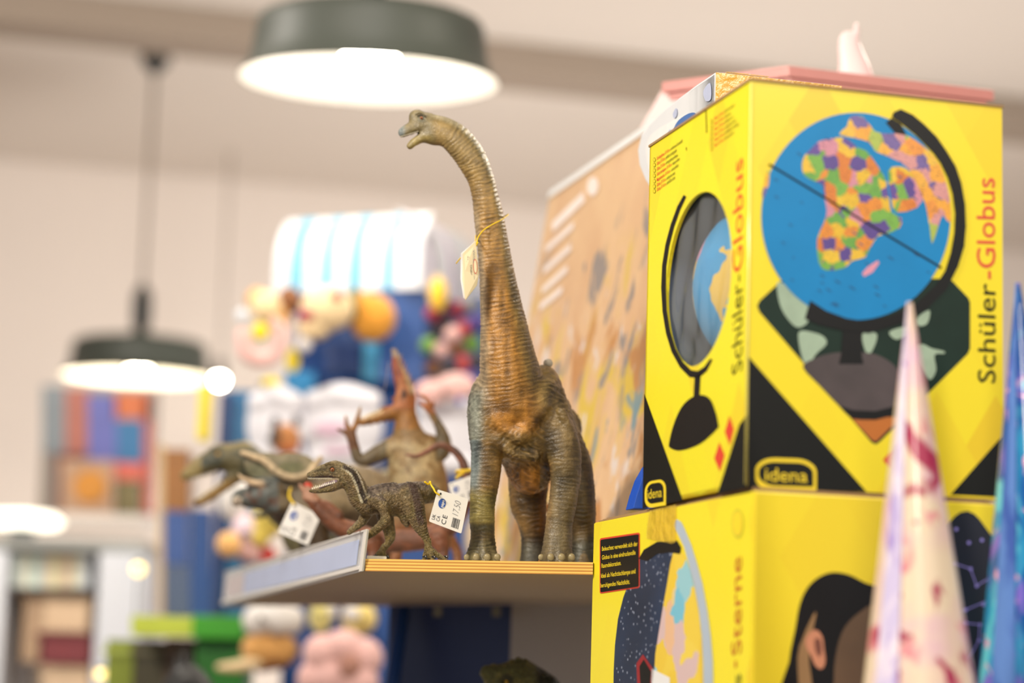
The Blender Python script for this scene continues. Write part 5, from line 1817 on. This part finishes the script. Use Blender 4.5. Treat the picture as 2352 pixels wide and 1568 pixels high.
# pink toy house
m_pinkd = mat('pink_plastic', (206, 138, 132), .4, .03)
m_pinkl = mat('pink_pale', (242, 218, 219), .4, .02)
DPK = 2.36
e_mid = P(1812, 150, DPK)
lid_z = e_mid.z
e_r = PZ(2283, 207, lid_z)
Rp = (e_r - e_mid).normalized()
Bp = Vector((-Rp.y, Rp.x, 0))
wr = (e_r - e_mid).length
e_l = PZ(1520, 188, lid_z)
ph = thing('toy_house', e_mid + Rp * wr / 2 - ZUP * .2, 'pink toy castle with flat overhanging roof and tapering pale turret above the cartons', 'toy castle')
lt = .0125
slab('roof_slab', [e_mid - ZUP * lt, e_r - ZUP * lt, e_r + (e_l - e_mid) - ZUP * lt, e_l - ZUP * lt], ZUP * lt, m_pinkd, ph, .0012)
e2 = [e_mid, e_r, e_r + (e_l - e_mid), e_l]
cen = sum(e2, Vector()) / 4
inn_ = [cen + (p - cen) * .955 for p in e2]
slab('cornice', [p - ZUP * (lt + .008) for p in inn_], ZUP * .008, m_pinkd, ph, .0008)
inn2 = [cen + (p - cen) * .93 for p in e2]
slab('wall_box', [Vector((p.x, p.y, O1.z + h1 + .003)) if False else Vector((p.x, p.y, SZ + .001)) for p in inn2], ZUP * (lid_z - lt - .008 - SZ - .001), m_pinkl, ph, .001)
slab('sloping_side', [P(1524, 200, 2.54), P(1660, 186, 2.54), P(1650, 290, 2.54), P(1480, 312, 2.54), P(1461, 312, 2.54)], (0, .008, 0), m_pinkl, ph, .001)
slab('side_slot', [P(1528, 204, 2.536), P(1584, 197, 2.536), P(1584, 207, 2.536), P(1528, 215, 2.536)], (0, .002, 0), mat('pink_slot', (222, 160, 140), .5), ph)
hb = P(1965, 172, DPK + .06)
hs = [(1965, 172, 0, 44), (1962, 140, 0, 33), (1957, 110, 0, 26), (1954, 88, 0, 20), (1962, 70, 0, 10), (1966, 54, 0, 5)]
hn = Clay()
hn.chain([(1965, 200, 0, 46), (1963, 165, 0, 38), (1957, 135, 0, 31), (1951, 108, 0, 26), (1948, 92, 0, 21)], k=6, flat=((0, 0, 1), .7))
hn.chain([(1958, 98, 0, 14), (1966, 76, 0, 8), (1967, 58, 0, 6)], k=6)
tu = clay_obj('turret', hn, DPK + .07, 2.5, m_pinkl, ph)

# shelf below and back panels ----------------------------------------
m_navy = mat('panel_navy', (14, 34, 84), .5, .08, 6)
m_navl = mat('panel_blue', (22, 66, 132), .45, .1, 8)
m_greyp = mat('panel_grey', (160, 152, 146), .6, .04, 8)
z_low = P(1180, 1740, 2.3).z - .02


def panel(name, x0, x1, y0, y1, D, m, label, cat, th_=.01, parent=None, D1=None):
    a, b = P(x0, y1, D), P(x1, y1, D1 or D)
    t0 = P(x0, y0, D)
    zt, zb = t0.z, min(a.z, b.z)
    a.z = b.z = zb
    d = (b - a).normalized()
    nn = Vector((-d.y, d.x, 0))
    o = slab(name, [a, b, b + nn * th_, a + nn * th_], ZUP * (zt - zb), m, parent, .0006)
    if label: tag(o, label, cat)
    return o


gon = thing('shelf_unit', Vector(((f_l.x + f_r.x) / 2, f_r.y, 0)), 'dark blue rear panels and grey side cheek under the plywood shelf', 'shelf unit')
zt_ = SB - .002
pa = P(890, 1500, 2.84)
pb = P(1172, 1500, 2.70)
slab('navy_panel', [Vector((pa.x, pa.y, 0)), Vector((pb.x, pb.y, 0)), Vector((pb.x, pb.y + .012, 0)), Vector((pa.x, pa.y + .012, 0))], ZUP * zt_, m_navy, gon)
pc_ = P(1440, 1500, 2.62)
slab('grey_cheek', [Vector((pb.x, pb.y, 0)), Vector((pc_.x, pc_.y, 0)), Vector((pc_.x, pc_.y + .012, 0)), Vector((pb.x, pb.y + .012, 0))], ZUP * zt_, m_greyp, gon)
tube('blue_strut', [P(926, 1395, 2.79), P(896, 1600, 2.76), P(885, 1700, 2.76)], .009, m_navl, gon, 8, 1)
for x in (1005, 1140):
    slab('shelf_clip', [P(x - 10, 1416, 2.66), P(x + 10, 1416, 2.66), P(x + 10, 1416, 2.69), P(x - 10, 1416, 2.69)], ZUP * .012, mat('clip_metal', (110, 104, 90), .4, metal=.5), gon, .001)
ls = slab('lower_board', [Vector((p.x, p.y, z_low - .018)) for p in (s_nl + RV * .05, s_nr + Vector((-.04, .05, 0)), Vector((pc_.x, pc_.y, 0)), Vector((pa.x, pa.y, 0)))], ZUP * .018, m_top, gon)

# ------------------------------------------------------------------ soft toy rack in the distance
DQ = 4.0


def fur(name, rgb, var=.12, s=260):
    return mat(name, rgb, .9, var, 40, .8, s, sheen=.4)


f_tan = fur('fur_tan', (214, 160, 90))
f_cream = fur('fur_cream', (232, 206, 160))
f_orange = fur('fur_orange', (218, 150, 44))
f_brown = fur('fur_brown', (122, 74, 34))
f_white = fur('fur_white', (224, 220, 216))
f_pink = fur('fur_pink', (232, 186, 180))
f_mag = fur('felt_magenta', (160, 18, 62), .05)
f_yel = fur('felt_yellow', (240, 216, 24), .05)
f_red = fur('felt_red', (190, 60, 54), .06)
f_green = fur('felt_green', (110, 160, 56), .08)
f_dark = fur('felt_dark', (40, 34, 48), .1)
f_grey = fur('felt_grey', (118, 118, 124), .1)
m_cyan = mat('board_cyan', (92, 186, 228), .45, .08, 10)
m_navb = mat('rack_blue', (18, 70, 140), .45, .12, 8)
m_deep = mat('rack_deep_blue', (14, 48, 104), .45, .1, 8)
m_teal = mat('rack_teal', (30, 108, 160), .45, .1, 8)


def soft(name, loc, D, parts, label, cat='soft toy', group=None, vox=3.4):
    """parts: (part name, material, [shapes]); each shape (x, y, z, r) ellipsoid, (x, y, z, rx, ry, rz) or a list = chain"""
    t = thing(name, P(loc[0], loc[1], D), label, cat, group)
    for nm, m, shp in parts:
        c = Clay()
        for s in shp:
            if isinstance(s, list): c.chain(s, k=6)
            elif len(s) == 4: c.ell(s[:3], (s[3],) * 3, k=6)
            else: c.ell(s[:3], s[3:6], k=6)
        clay_obj(nm, c, D, vox, m, t)
    return t


# striped awning sign
aw = thing('striped_sign', P(860, 655, DQ), 'white awning-shaped rack header with light blue stripes behind the dinosaur neck', 'sign')
m_aw = mat('awning_white', (226, 230, 238), .5, .01)
m_awb = mat('awning_blue', (112, 184, 220), .5, .03)
m_awp = mat('awning_lilac', (206, 196, 214), .5, .03)
cA = P(965, 660, DQ)
cL = P(628, 660, DQ + .10)
cR = P(1110, 660, DQ + .22)
cA.z = cL.z = cR.z = P(860, 660, DQ).z
hz = P(965, 476, DQ).z - cA.z


def strip(nm, a, b, u0, u1, m, par, push=0.0):
    """curved awning strip between fractions u0..u1 of the edge a..b"""
    nn = (b - a).cross(ZUP).normalized()
    if nn.dot(FWD) > 0: nn = -nn
    vs, fs = [], []
    for i in range(9):
        t = i / 8
        z = hz * (1 - (t ** 2.2) * .0) * math.sin(math.pi / 2 * (1 - t)) if False else hz * (1 - t)
        bulge = -.05 * (1 - t) ** 4
        for u in (u0, u1):
            p = a.lerp(b, u) + ZUP * z + nn * (bulge + push)
            vs.append(p)
            vs.append(p - nn * .004)
    for i in range(8):
        k = i * 4
        fs += [(k, k + 2, k + 6, k + 4), (k + 1, k + 5, k + 7, k + 3), (k, k + 4, k + 5, k + 1), (k + 2, k + 3, k + 7, k + 6)]
    fs += [(0, 1, 3, 2), (32, 34, 35, 33)]
    # scalloped end
    return mesh(nm, vs, fs, m, par)


strip('awning_cloth', cL, cA, 0, 1, m_aw, aw)
strip('awning_cloth', cA, cR, 0, 1, m_aw, aw)
for x0, x1 in ((664, 697), (738, 764), (802, 832), (880, 904)):
    k0, k1 = (x0 - 628) / 337, (x1 - 628) / 337
    strip('stripe', cL, cA, k0, k1, m_awb, aw, .003)
for x0, x1 in ((980, 992), (1030, 1042)):
    strip('stripe', cA, cR, (x0 - 965) / 145, (x1 - 965) / 145, m_awp, aw, .003)
rp2 = thing('toy_rack', P(830, 1568, DQ + .1), 'blue painted toy rack holding plush toys behind the dinosaurs', 'rack')


def rbox(nm, x0, y0, x1, y1, D, m, par, th_=.03):
    a, b = P(x0, min(y1, 1640), D), P(x1, min(y1, 1640), D)
    zt = P((x0 + x1) / 2, y0, D).z
    zb = max(P((x0 + x1) / 2, y1, D).z, 0.0)
    a.z = b.z = zb
    return slab(nm, [a, b, b + Vector((0, th_, 0)), a + Vector((0, th_, 0))], ZUP * (zt - zb), m, par, .002)


rbox('blue_back', 640, 672, 1120, 3480, DQ + .16, m_navb, rp2)
rbox('blue_post', 868, 662, 976, 880, DQ + .02, m_navb, rp2, .05)
rbox('cyan_strip', 838, 652, 945, 690, DQ + .07, m_cyan, rp2)
rbox('dark_panel', 745, 788, 830, 858, DQ + .06, m_deep, rp2)
rbox('cyan_panel', 832, 786, 922, 872, DQ + .08, m_cyan, rp2)
rbox('cyan_panel', 652, 852, 722, 905, DQ + .08, mat('rack_sky', (40, 136, 196), .5), rp2)
rbox('side_panel', 484, 895, 572, 3480, DQ + .12, m_teal, rp2)
rbox('side_post', 470, 900, 496, 3480, DQ + .10, m_deep, rp2)
rbox('yellow_edge', 452, 880, 478, 1010, DQ + .14, f_yel, rp2)
for i, (x, y) in enumerate(((640, 700), (760, 700), (600, 880), (740, 880), (1040, 700), (540, 1130), (616, 1190), (560, 1226), (600, 1420), (736, 1410), (830, 1420), (790, 1490), (1020, 900), (1150, 1190), (620, 1010), (526, 1250))):
    tube('hook', [P(x, y, DQ - (.34 if y > 1100 else .22 if y > 850 else .06)), P(x, y, DQ + .16)], .004, m_socket, rp2, 6, 1)

soft('plush_sloth', (635, 760), DQ - .08, [('head', f_cream, [(610, 705, 0, 36, 38, 34)]), ('mane', f_brown, [(664, 690, 26, 28, 34, 30)]), ('body', f_tan, [(590, 690, 18, 26, 30, 28), (640, 730, 20, 26, 40, 26)]), ('hang_tag', f_yel, [(672, 828, -8, 17, 30, 4)])], 'tan and brown plush with yellow tag, hung at the left of the upper row')
soft('plush_bear', (770, 780), DQ - .10, [('head', f_cream, [(752, 710, 0, 62, 52, 50), (722, 752, 0, 40, 30, 36)]), ('nose', f_mag, [(774, 678, -44, 13, 12, 10)]), ('mouth', f_mag, [(704, 724, -30, 20, 14, 14)]), ('ear', f_white, [(714, 692, -10, 15, 14, 12)]), ('collar', fur('felt_olive', (112, 104, 30)), [(816, 700, 26, 14, 44, 40)]), ('body', f_orange, [(856, 730, 40, 54, 56, 50), (838, 706, 30, 34, 36, 40)]), ('paw', f_white, [(700, 790, -6, 17, 20, 14)])], 'cream-faced plush with dark red nose and orange body, centre of the upper row')
soft('plush_ring', (590, 830), DQ - .14, [('ring', f_pink, [[(556, 770, 0, 16), (566, 812, 0, 18), (604, 826, 0, 18), (636, 806, 0, 17), (646, 760, 0, 15), (632, 740, 0, 12)]]), ('yellow_centre', f_yel, [(598, 762, -6, 20, 22, 16)]), ('white_ear', fur('felt_ice', (214, 222, 232)), [(556, 724, 0, 15, 16, 12)])], 'pale pink plush ring with a bright yellow centre below the tan plush')
soft('hang_card', (622, 892), DQ - .1, [('card', f_yel, [(622, 880, 0, 24, 16, 4)])], 'yellow hanging card above the leftmost white plush bag', 'card')
soft('yellow_bottle', (1006, 715), DQ - .05, [('bottle', fur('felt_amber', (240, 196, 50), .05), [(1006, 676, 0, 22, 40, 22)]), ('cap', f_cream, [(1006, 640, 0, 12, 10, 12)])], 'yellow bottle-shaped toy at the right end of the upper rack row', 'toy')
cols = [f_mag, f_dark, f_pink, f_green, f_grey, f_red, f_dark, f_brown, f_mag, f_green, fur('felt_purple', (60, 34, 120))]
rb = random.Random(12)
spots_ = [(996, 720), (1022, 736), (1052, 712), (1082, 700), (1094, 740), (1068, 756), (1040, 768), (1004, 760), (984, 794), (1014, 804), (1050, 800), (1084, 790), (1096, 830), (1066, 836), (1030, 842), (996, 846), (1012, 876), (1048, 874), (1082, 868)]
cidx = [0, 6, 0, 4, 10, 5, 2, 1, 3, 2, 7, 3, 6, 5, 1, 7, 1, 6, 10]
names_c = ['magenta', 'dark', 'dusty pink', 'green', 'grey', 'red', 'black', 'brown', 'deep pink', 'leaf green', 'purple']
first = None
for (x, y), ci in zip(spots_, cidx):
    bm = bmesh.new()
    bmesh.ops.create_icosphere(bm, subdivisions=2, radius=21 * DQ / F)
    c_ = P(x, y, DQ - .02 + rb.uniform(-.03, .02))
    for v in bm.verts:
        v.co *= 1 + .10 * math.sin(v.co.x * 900 + x) * math.cos(v.co.z * 700)
    bmesh.ops.translate(bm, verts=bm.verts, vec=c_)
    row = 0 if y < 745 else 1 if y < 780 else 2 if y < 815 else 3 if y < 860 else 4
    rk = sorted(a for a, b in spots_ if (0 if b < 745 else 1 if b < 780 else 2 if b < 815 else 3 if b < 860 else 4) == row).index(x)
    tag(bm_obj('pompom', bm, cols[ci], None, True), '%s pompom, %s from left in the %s row of the pompom bunch' % (names_c[ci], ('first', 'second', 'third', 'fourth', 'fifth')[rk], ('top', 'second', 'third', 'fourth', 'lowest')[row]), 'pompom', 'pompoms bunched behind the long neck')

# white plush bags
m_bag = mat('bag_white', (222, 222, 230), .5, .02, 20)
m_bagp = mat('bag_print', (206, 176, 196), .5, .15, 40)


def bag(x0, y0, x1, y1, D, label, prints, m=m_bag):
    t = thing('gift_bag', P((x0 + x1) / 2, y1, D), label, 'bag')
    c = Clay()
    xm, ym = (x0 + x1) / 2, (y0 + y1) / 2
    c.ell((xm, ym, 0), ((x1 - x0) / 2, (y1 - y0) / 2, 24), k=6)
    c.chain([(x0 + 26, y0 + 40, 0, 24), (xm, y0 + 30, 0, 28), (x1 - 26, y0 + 40, 0, 24)], k=10)
    c.chain([(x0 + 24, y1 - 26, 0, 22), (x1 - 24, y1 - 26, 0, 22)], k=10)
    clay_obj('bag_body', c, D, 3.5, m, t)
    for nm, mm, s in prints:
        cc = Clay().ell(s[:3], s[3:6], k=4)
        clay_obj(nm, cc, D, 3, mm, t)
    return t


bag(566, 884, 702, 1070, DQ - .12, 'white bag at the left of the bag row, tabby cat on its front', [])
soft('plush_cat', (653, 1042), DQ - .2, [('face', fur('fur_tabby', (176, 116, 64), .3), [(655, 1008, 0, 36, 36, 26)]), ('ear', f_dark, [(632, 968, 0, 10, 14, 8)]), ('ear', f_dark, [(682, 966, 0, 11, 14, 8)]), ('stripe', fur('fur_tabby_dark', (70, 48, 34), .3), [(634, 1000, -14, 14, 26, 14)]), ('chin', fur('fur_rust', (172, 92, 44)), [(662, 1030, -10, 26, 12, 18)])], 'tabby cat face in front of the white bag left of the bag row')
bag(694, 880, 880, 1078, DQ - .12, 'white bag with faded mauve print, between the cat bag and the roaring dinosaur', [('print_patch', m_bagp, (760, 985, -26, 40, 20, 3)), ('print_patch', m_bagp, (776, 1034, -24, 36, 12, 3))])
bag(955, 900, 1100, 1090, DQ - .14, 'white bag with pink top right of the roaring dinosaur', [])
soft('pink_bow', (1020, 930), DQ - .2, [('bow', f_pink, [(990, 902, 0, 38, 30, 20), (1048, 888, 0, 46, 32, 22)]), ('knot', mat('bow_blue', (110, 120, 196), .5), [(1056, 922, -20, 8, 10, 6)])], 'pale pink bow on the bag to the right of the roaring dinosaur', 'bow')
soft('plush_mouse', (1120, 1290), DQ - .1, [('body', f_white, [(1170, 1200, 0, 70, 100, 50)]), ('patch', f_cream, [(1100, 1240, -20, 30, 60, 30)])], 'white plush shape seen between the front legs of the long-necked dinosaur')

# lower row
DL2 = 3.75
soft('plush_lamb', (540, 1210), DL2, [('body', f_white, [(545, 1150, 0, 44, 52, 36), (530, 1110, 0, 28, 22, 24)]), ('scarf', mat('scarf_teal', (60, 110, 150), .7), [(578, 1176, -20, 12, 20, 10)])], 'white plush hanging under the tyrannosaur jaw')
soft('plush_duck', (610, 1240), DL2 - .03, [('body', fur('fur_yellow', (232, 208, 96)), [(616, 1196, 0, 36, 40, 30), (598, 1230, 0, 24, 26, 22)])], 'yellow plush hanging below the snout of the three-horned dinosaur')
soft('plush_ball', (528, 1280), DL2 - .08, [('ball', fur('fur_apricot', (242, 188, 116)), [(526, 1250, 0, 30, 30, 30)])], 'apricot plush ball lowest left above the price rail')
soft('plush_unicorn', (570, 1280), DL2 - .02, [('body', fur('fur_blush', (238, 212, 224)), [(566, 1216, 0, 34, 36, 30)]), ('muzzle', f_pink, [(572, 1268, -6, 28, 26, 22)]), ('mane', f_red, [(612, 1276, 10, 24, 24, 20)])], 'blush pink plush with red mane right of the apricot ball')
soft('plush_sheep', (610, 1530), DL2, [('fleece', f_white, [(590, 1424, 0, 34, 36, 30), (636, 1420, 0, 44, 40, 34), (672, 1424, 6, 28, 34, 26)]), ('body', f_tan, [(600, 1490, 10, 46, 40, 30), (650, 1492, 14, 36, 36, 30)]), ('foot', f_cream, [[(505, 1532, 0, 9), (545, 1530, 0, 14), (590, 1520, 0, 16)]]), ('foot', f_brown, [[(600, 1530, 8, 14), (650, 1520, 8, 16)]])], 'white fleeced plush with tan legs hanging under the shelf corner')
soft('plush_chick', (740, 1450), DL2 - .02, [('body', fur('fur_lemon', (232, 220, 140)), [(736, 1416, 0, 26, 40, 24)]), ('wing', f_white, [(762, 1400, -6, 14, 20, 12)])], 'pale lemon plush under the shelf, narrower of the two yellow ones')
soft('plush_chick', (825, 1460), DL2 - .02, [('head', fur('fur_butter', (238, 214, 130)), [(824, 1420, 0, 42, 40, 34)]), ('face', f_white, [(808, 1410, -24, 22, 20, 16)])], 'butter yellow round plush under the shelf with pale face')
soft('plush_poodle', (785, 1600), DL2 - .12, [('fleece', f_pink, [(740, 1500, 0, 44, 44, 36), (790, 1486, 0, 48, 42, 40), (836, 1510, 0, 44, 46, 36), (760, 1556, 0, 52, 50, 40), (820, 1566, 0, 50, 50, 40), (712, 1560, 0, 30, 40, 30)]), ('face', fur('fur_dusty', (176, 128, 112)), [(804, 1528, -34, 26, 30, 16)])], 'curly dusty pink plush, lowest toy in the middle of the picture')

# green bin and its lid at the left
gb_ = thing('toy_bin', P(500, 1640, 3.9), 'green plastic bin under the shelf corner with a yellow-green lip', 'bin')
rbox('bin_wall', 442, 1418, 556, 3620, 3.9, mat('plastic_green', (26, 116, 12), .35, .06), gb_, .15)
rbox('bin_lip', 300, 1416, 556, 1462, 3.86, mat('plastic_lime', (190, 206, 66), .35, .06), gb_, .05)
rbox('bin_shelf', 300, 1418, 478, 1440, 3.91, mat('plastic_lime', (190, 206, 66)), gb_, .72)
rbox('bin_lip_green', 440, 1414, 560, 1466, 3.85, mat('plastic_leaf', (56, 156, 20), .35, .06), gb_, .03)

# ------------------------------------------------------------------ far left: books and boxes, six metres away
DF = 5.6


def book(x0, y0, x1, y1, D, m, label, name='picture_book', cat='book', group=None, lean=0, th_=.02):
    a, b = P(x0 + lean, y1, D), P(x1 + lean, y1, D)
    c, d = P(x1, y0, D), P(x0, y0, D)
    b.z = a.z
    c.z = d.z
    t = thing(name, (a + b) / 2, label, cat, group)
    n_ = Vector((0, 1, 0))
    slab('cover', [a, b, c, d], n_ * .003, m, t, .0008)
    slab('pages', [p + n_ * .003 + (sum((a, b, c, d), Vector()) / 4 - p) * .04 for p in (a, b, c, d)], n_ * th_, m_paper, t)
    slab('back_cover', [p + n_ * (.003 + th_) for p in (a, b, c, d)], n_ * .003, m, t)
    return t


mk = lambda n, c: mat(n, c, .5, .25, 14)
shf = thing('wall_shelf', P(200, 1215, DF), 'white wall shelf with colourful picture books in the far left', 'shelf')
rbox('shelf_board', -60, 1176, 330, 1206, DF - .1, mat('shelf_white', (214, 206, 198), .5), shf, .3)
rbox('back_board', 86, 890, 350, 1180, DF + .22, mat('shelf_back', (150, 140, 130), .7), shf, .02)
for args in ((96, 884, 150, 1040, mk('book_grey', (120, 128, 134)), 'grey-blue picture book, leftmost in the upper far row'),
             (150, 890, 205, 1040, mk('book_rust', (166, 96, 80)), 'rust red picture book beside the grey-blue one'),
             (128, 1040, 190, 1178, mk('book_maroon', (100, 34, 22)), 'dark maroon narrow book standing lowest left in the far display'),
             (200, 905, 268, 1060, mk('book_violet', (92, 96, 168)), 'violet-blue picture book under the left lamp'),
             (268, 960, 330, 1060, mk('book_blue', (34, 106, 156)), 'petrol blue picture book beside the violet-blue one'),
             (262, 900, 350, 962, mk('book_orange', (200, 104, 50)), 'orange picture book right under the left lamp rim')):
    book(args[0], args[1], args[2], args[3], DF, args[4], args[5])
book(140, 1054, 260, 1178, DF - .05, mk('book_ochre', (176, 140, 110)), 'tan picture book with a big ochre disc on its cover', th_=.03)
c_ = P(206, 1116, DF - .06)
dsc = lathe('ochre_disc', c_, Vector((0, 1, 0)), [(38 * DF / F, 0), (38 * DF / F, .004)], mat('disc_ochre', (196, 128, 20), .5, .15, 30), [o for o in bpy.data.objects if o.get('label', '').startswith('tan picture book')][0], 32, False, True)
book(262, 1062, 330, 1100, DF - .02, mk('book_coral', (206, 96, 76)), 'coral red flat book in the far display')
book(264, 1104, 322, 1178, DF - .02, mk('book_olive', (108, 96, 52)), 'olive brown book below the coral one')
book(330, 905, 350, 1178, DF, mk('book_red', (176, 70, 50)), 'thin red book standing at the right end of the far row')
book(376, 1030, 436, 1171, 4.4, mk('box_brown', (150, 98, 44)), 'brown board game box beside the tyrannosaur snout', 'game_box', 'box', th_=.08)
book(362, 1020, 378, 1414, 4.45, mk('box_sand', (196, 170, 130)), 'narrow sand-coloured box left of the brown game box', 'game_box', 'box', th_=.08)
book(376, 1172, 432, 1295, 4.4, mk('box_periwinkle', (52, 84, 150)), 'periwinkle blue box below the brown game box', 'game_box', 'box', th_=.08)
book(376, 1296, 436, 1414, 4.4, mk('box_slate', (76, 92, 124)), 'slate grey box standing on the lime bin lip', 'game_box', 'box', th_=.08)
book(437, 1168, 486, 1414, 4.38, m_navb, 'tall navy box next to the periwinkle one', 'game_box', 'box', th_=.1)
# a lit globe-shaped lamp and a white counter
lp = thing('table_lamp', P(60, 1212, 5.2), 'softly glowing low round lamp at the far left picture edge', 'lamp')
m_opal = mat('opal_glow', (255, 250, 236), .4, 0, emit=((255, 248, 226), 2.4))
c_ = P(52, 1204, 5.2)
lathe('opal_shade', c_ - ZUP * .01, ZUP, [(.0, 0), (.08, .004), (.094, .018), (.07, .036), (0, .042)], m_opal, lp, 32)
lathe('foot', c_ - ZUP * .03, ZUP, [(.03, 0), (.03, .02)], m_socket, lp, 20, False, True)
ctr_ = thing('shop_counter', P(120, 1640, 4.9), 'white counter with pale folders and boxes, lower left', 'counter')
rbox('counter_front', 208, 1268, 318, 3170, 4.85, m_aw, ctr_, .3)
rbox('counter_top', -80, 1236, 330, 1262, 4.9, mat('counter_grey', (150, 152, 148), .5), ctr_, .35)
rbox('counter_back', -80, 1262, 330, 3070, 5.22, mat('counter_cream', (224, 208, 190), .6), ctr_, .02)
rbox('counter_side', -80, 1262, -6, 3170, 4.9, m_aw, ctr_, .3)
rbox('inner_shelf', -10, 1350, 210, 1362, 4.92, mat('inner_dark', (60, 50, 44), .6), ctr_, .28)
fold = [(0, (236, 230, 230)), (1, (222, 236, 230)), (2, (240, 236, 214)), (3, (206, 232, 226)), (4, (240, 222, 200)), (5, (244, 238, 190)), (6, (236, 206, 180)), (7, (240, 234, 200)), (8, (226, 232, 236))]
words = ['white', 'mint', 'ivory', 'aqua', 'peach', 'lemon', 'apricot', 'cream', 'ice blue']
for k, cc in fold:
    x = 6 + k * 22
    f = thing('folder', P(x + 10, 1350, 4.95), words[k] + ' folder standing in the row below the grey counter top', 'folder', 'folders below the grey counter top')
    rbox('folder_spine', x, 1272, x + 20, 1349, 4.95, mat('folder_%s' % words[k].replace(' ', '_'), cc, .5), f, .18)
for x0, y0, x1, y1, cc, lab in ((48, 1366, 96, 1520, (176, 146, 116), 'tall tan carton on the lower counter shelf'), (98, 1366, 200, 1450, (220, 190, 156), 'wide sand carton on the lower counter shelf'), (84, 1452, 204, 1524, (124, 48, 54), 'maroon carton under the sand one'), (90, 1532, 200, 1640, (216, 188, 156), 'beige carton at the bottom picture edge below the maroon one')):
    t = thing('carton', P((x0 + x1) / 2, y1, 4.94), lab, 'box')
    rbox('carton_body', x0, y0, x1, y1, 4.94, mk('carton_%d' % x0 if x0 != 90 else 'carton_beige', cc), t, .2)
    rbox('carton_lid', x0 - 1, y0, x1 + 1, y0 + 14, 4.937, mk('lid_%d' % x0, tuple(max(0, v - 30) for v in cc)), t, .206)
# foliage-like dark toys at the bottom left
for k, (x, y, lab) in enumerate(((420, 1568, 'dark spiky toy dinosaur back at the bottom left edge'),)):
    sp2 = Clay()
    sp2.chain([(360, 1640, 0, 30), (400, 1590, 0, 34), (432, 1560, 0, 36), (466, 1600, 0, 34), (480, 1660, 0, 30)], k=12)
    for i, (a, b) in enumerate(((392, 1530), (404, 1500), (420, 1486), (436, 1500), (450, 1530), (460, 1552))):
        sp2.chain([(a, b + 50, -6, 9), (a + 2, b + 22, -6, 6), (a + 4, b, -6, 2)], k=3)
    t = thing('spiky_dinosaur', P(x, 1640, 3.2), lab, 'toy dinosaur')
    clay_obj('body', sp2, 3.2, 3, mat('dino_black', (44, 44, 44), .45, .3, 40), t)
for x0, y0, x1, y1, cc, lab in ((236, 1468, 300, 1640, (126, 140, 34), 'olive green packet at the bottom beside the white counter'), (300, 1470, 372, 1640, (62, 56, 30), 'dark olive packet right of the olive green one'), (372, 1466, 440, 1640, (88, 66, 52), 'brown packet behind the spiky toy dinosaur')):
    t = thing('packet', P((x0 + x1) / 2, y1, 4.0), lab, 'packet')
    rbox('packet_body', x0, y0, x1, y1, 4.0, mk('packet_%d' % x0, cc), t, .08)
    rbox('packet_band', x0, y0 + 20, x1, y0 + 34, 3.997, mk('packet_band_%d' % x0, tuple(min(255, v + 50) for v in cc)), t, .002)
for x, y, r, lab in ((318, 1306, .012, 'small warm round light far left above the lime bin lip'), (232, 1548, .010, 'small warm round light at the bottom beside the white counter')):
    c_ = P(x, y, 4.1)
    t = thing('fairy_light', c_, lab, 'light')
    lathe('bulb', c_, ZUP, [(0.0005, -r), (r * .7, -r * .7), (r, 0), (r * .7, r * .7), (.0005, r)], mat('fairy_glow', (255, 236, 170), .3, 0, emit=((240, 210, 130), 3.0)), t, 16)
    lathe('cap', c_, ZUP, [(r * .5, r * .7), (r * .5, r * 1.5), (.0005, r * 1.5)], m_socket, t, 10)
    tube('wire', [c_ - ZUP * r, Vector((c_.x, c_.y, P(x, 1418, 4.1).z if y < 1400 else 0.0))], .0015, m_socket, t, 6, 1)

# tables that carry the packets and the spiky toy, just below the picture
lt_ = thing('low_table', P(335, 1642, 4.0), 'grey low table under the olive and brown packets at the bottom edge', 'table')
rbox('table_block', 226, 1642, 440, 3580, 3.98, m_lam, lt_, .16)
lt2 = thing('display_pedestal', P(420, 1690, 3.2), 'grey pedestal under the dark spiky toy dinosaur', 'pedestal')
a = P(420, 1690, 3.2)
slab('pedestal_block', [Vector((a.x - .09, a.y - .04, 0)), Vector((a.x + .09, a.y - .04, 0)), Vector((a.x + .09, a.y + .04, 0)), Vector((a.x - .09, a.y + .04, 0))], ZUP * a.z, m_lam, lt2, .002)
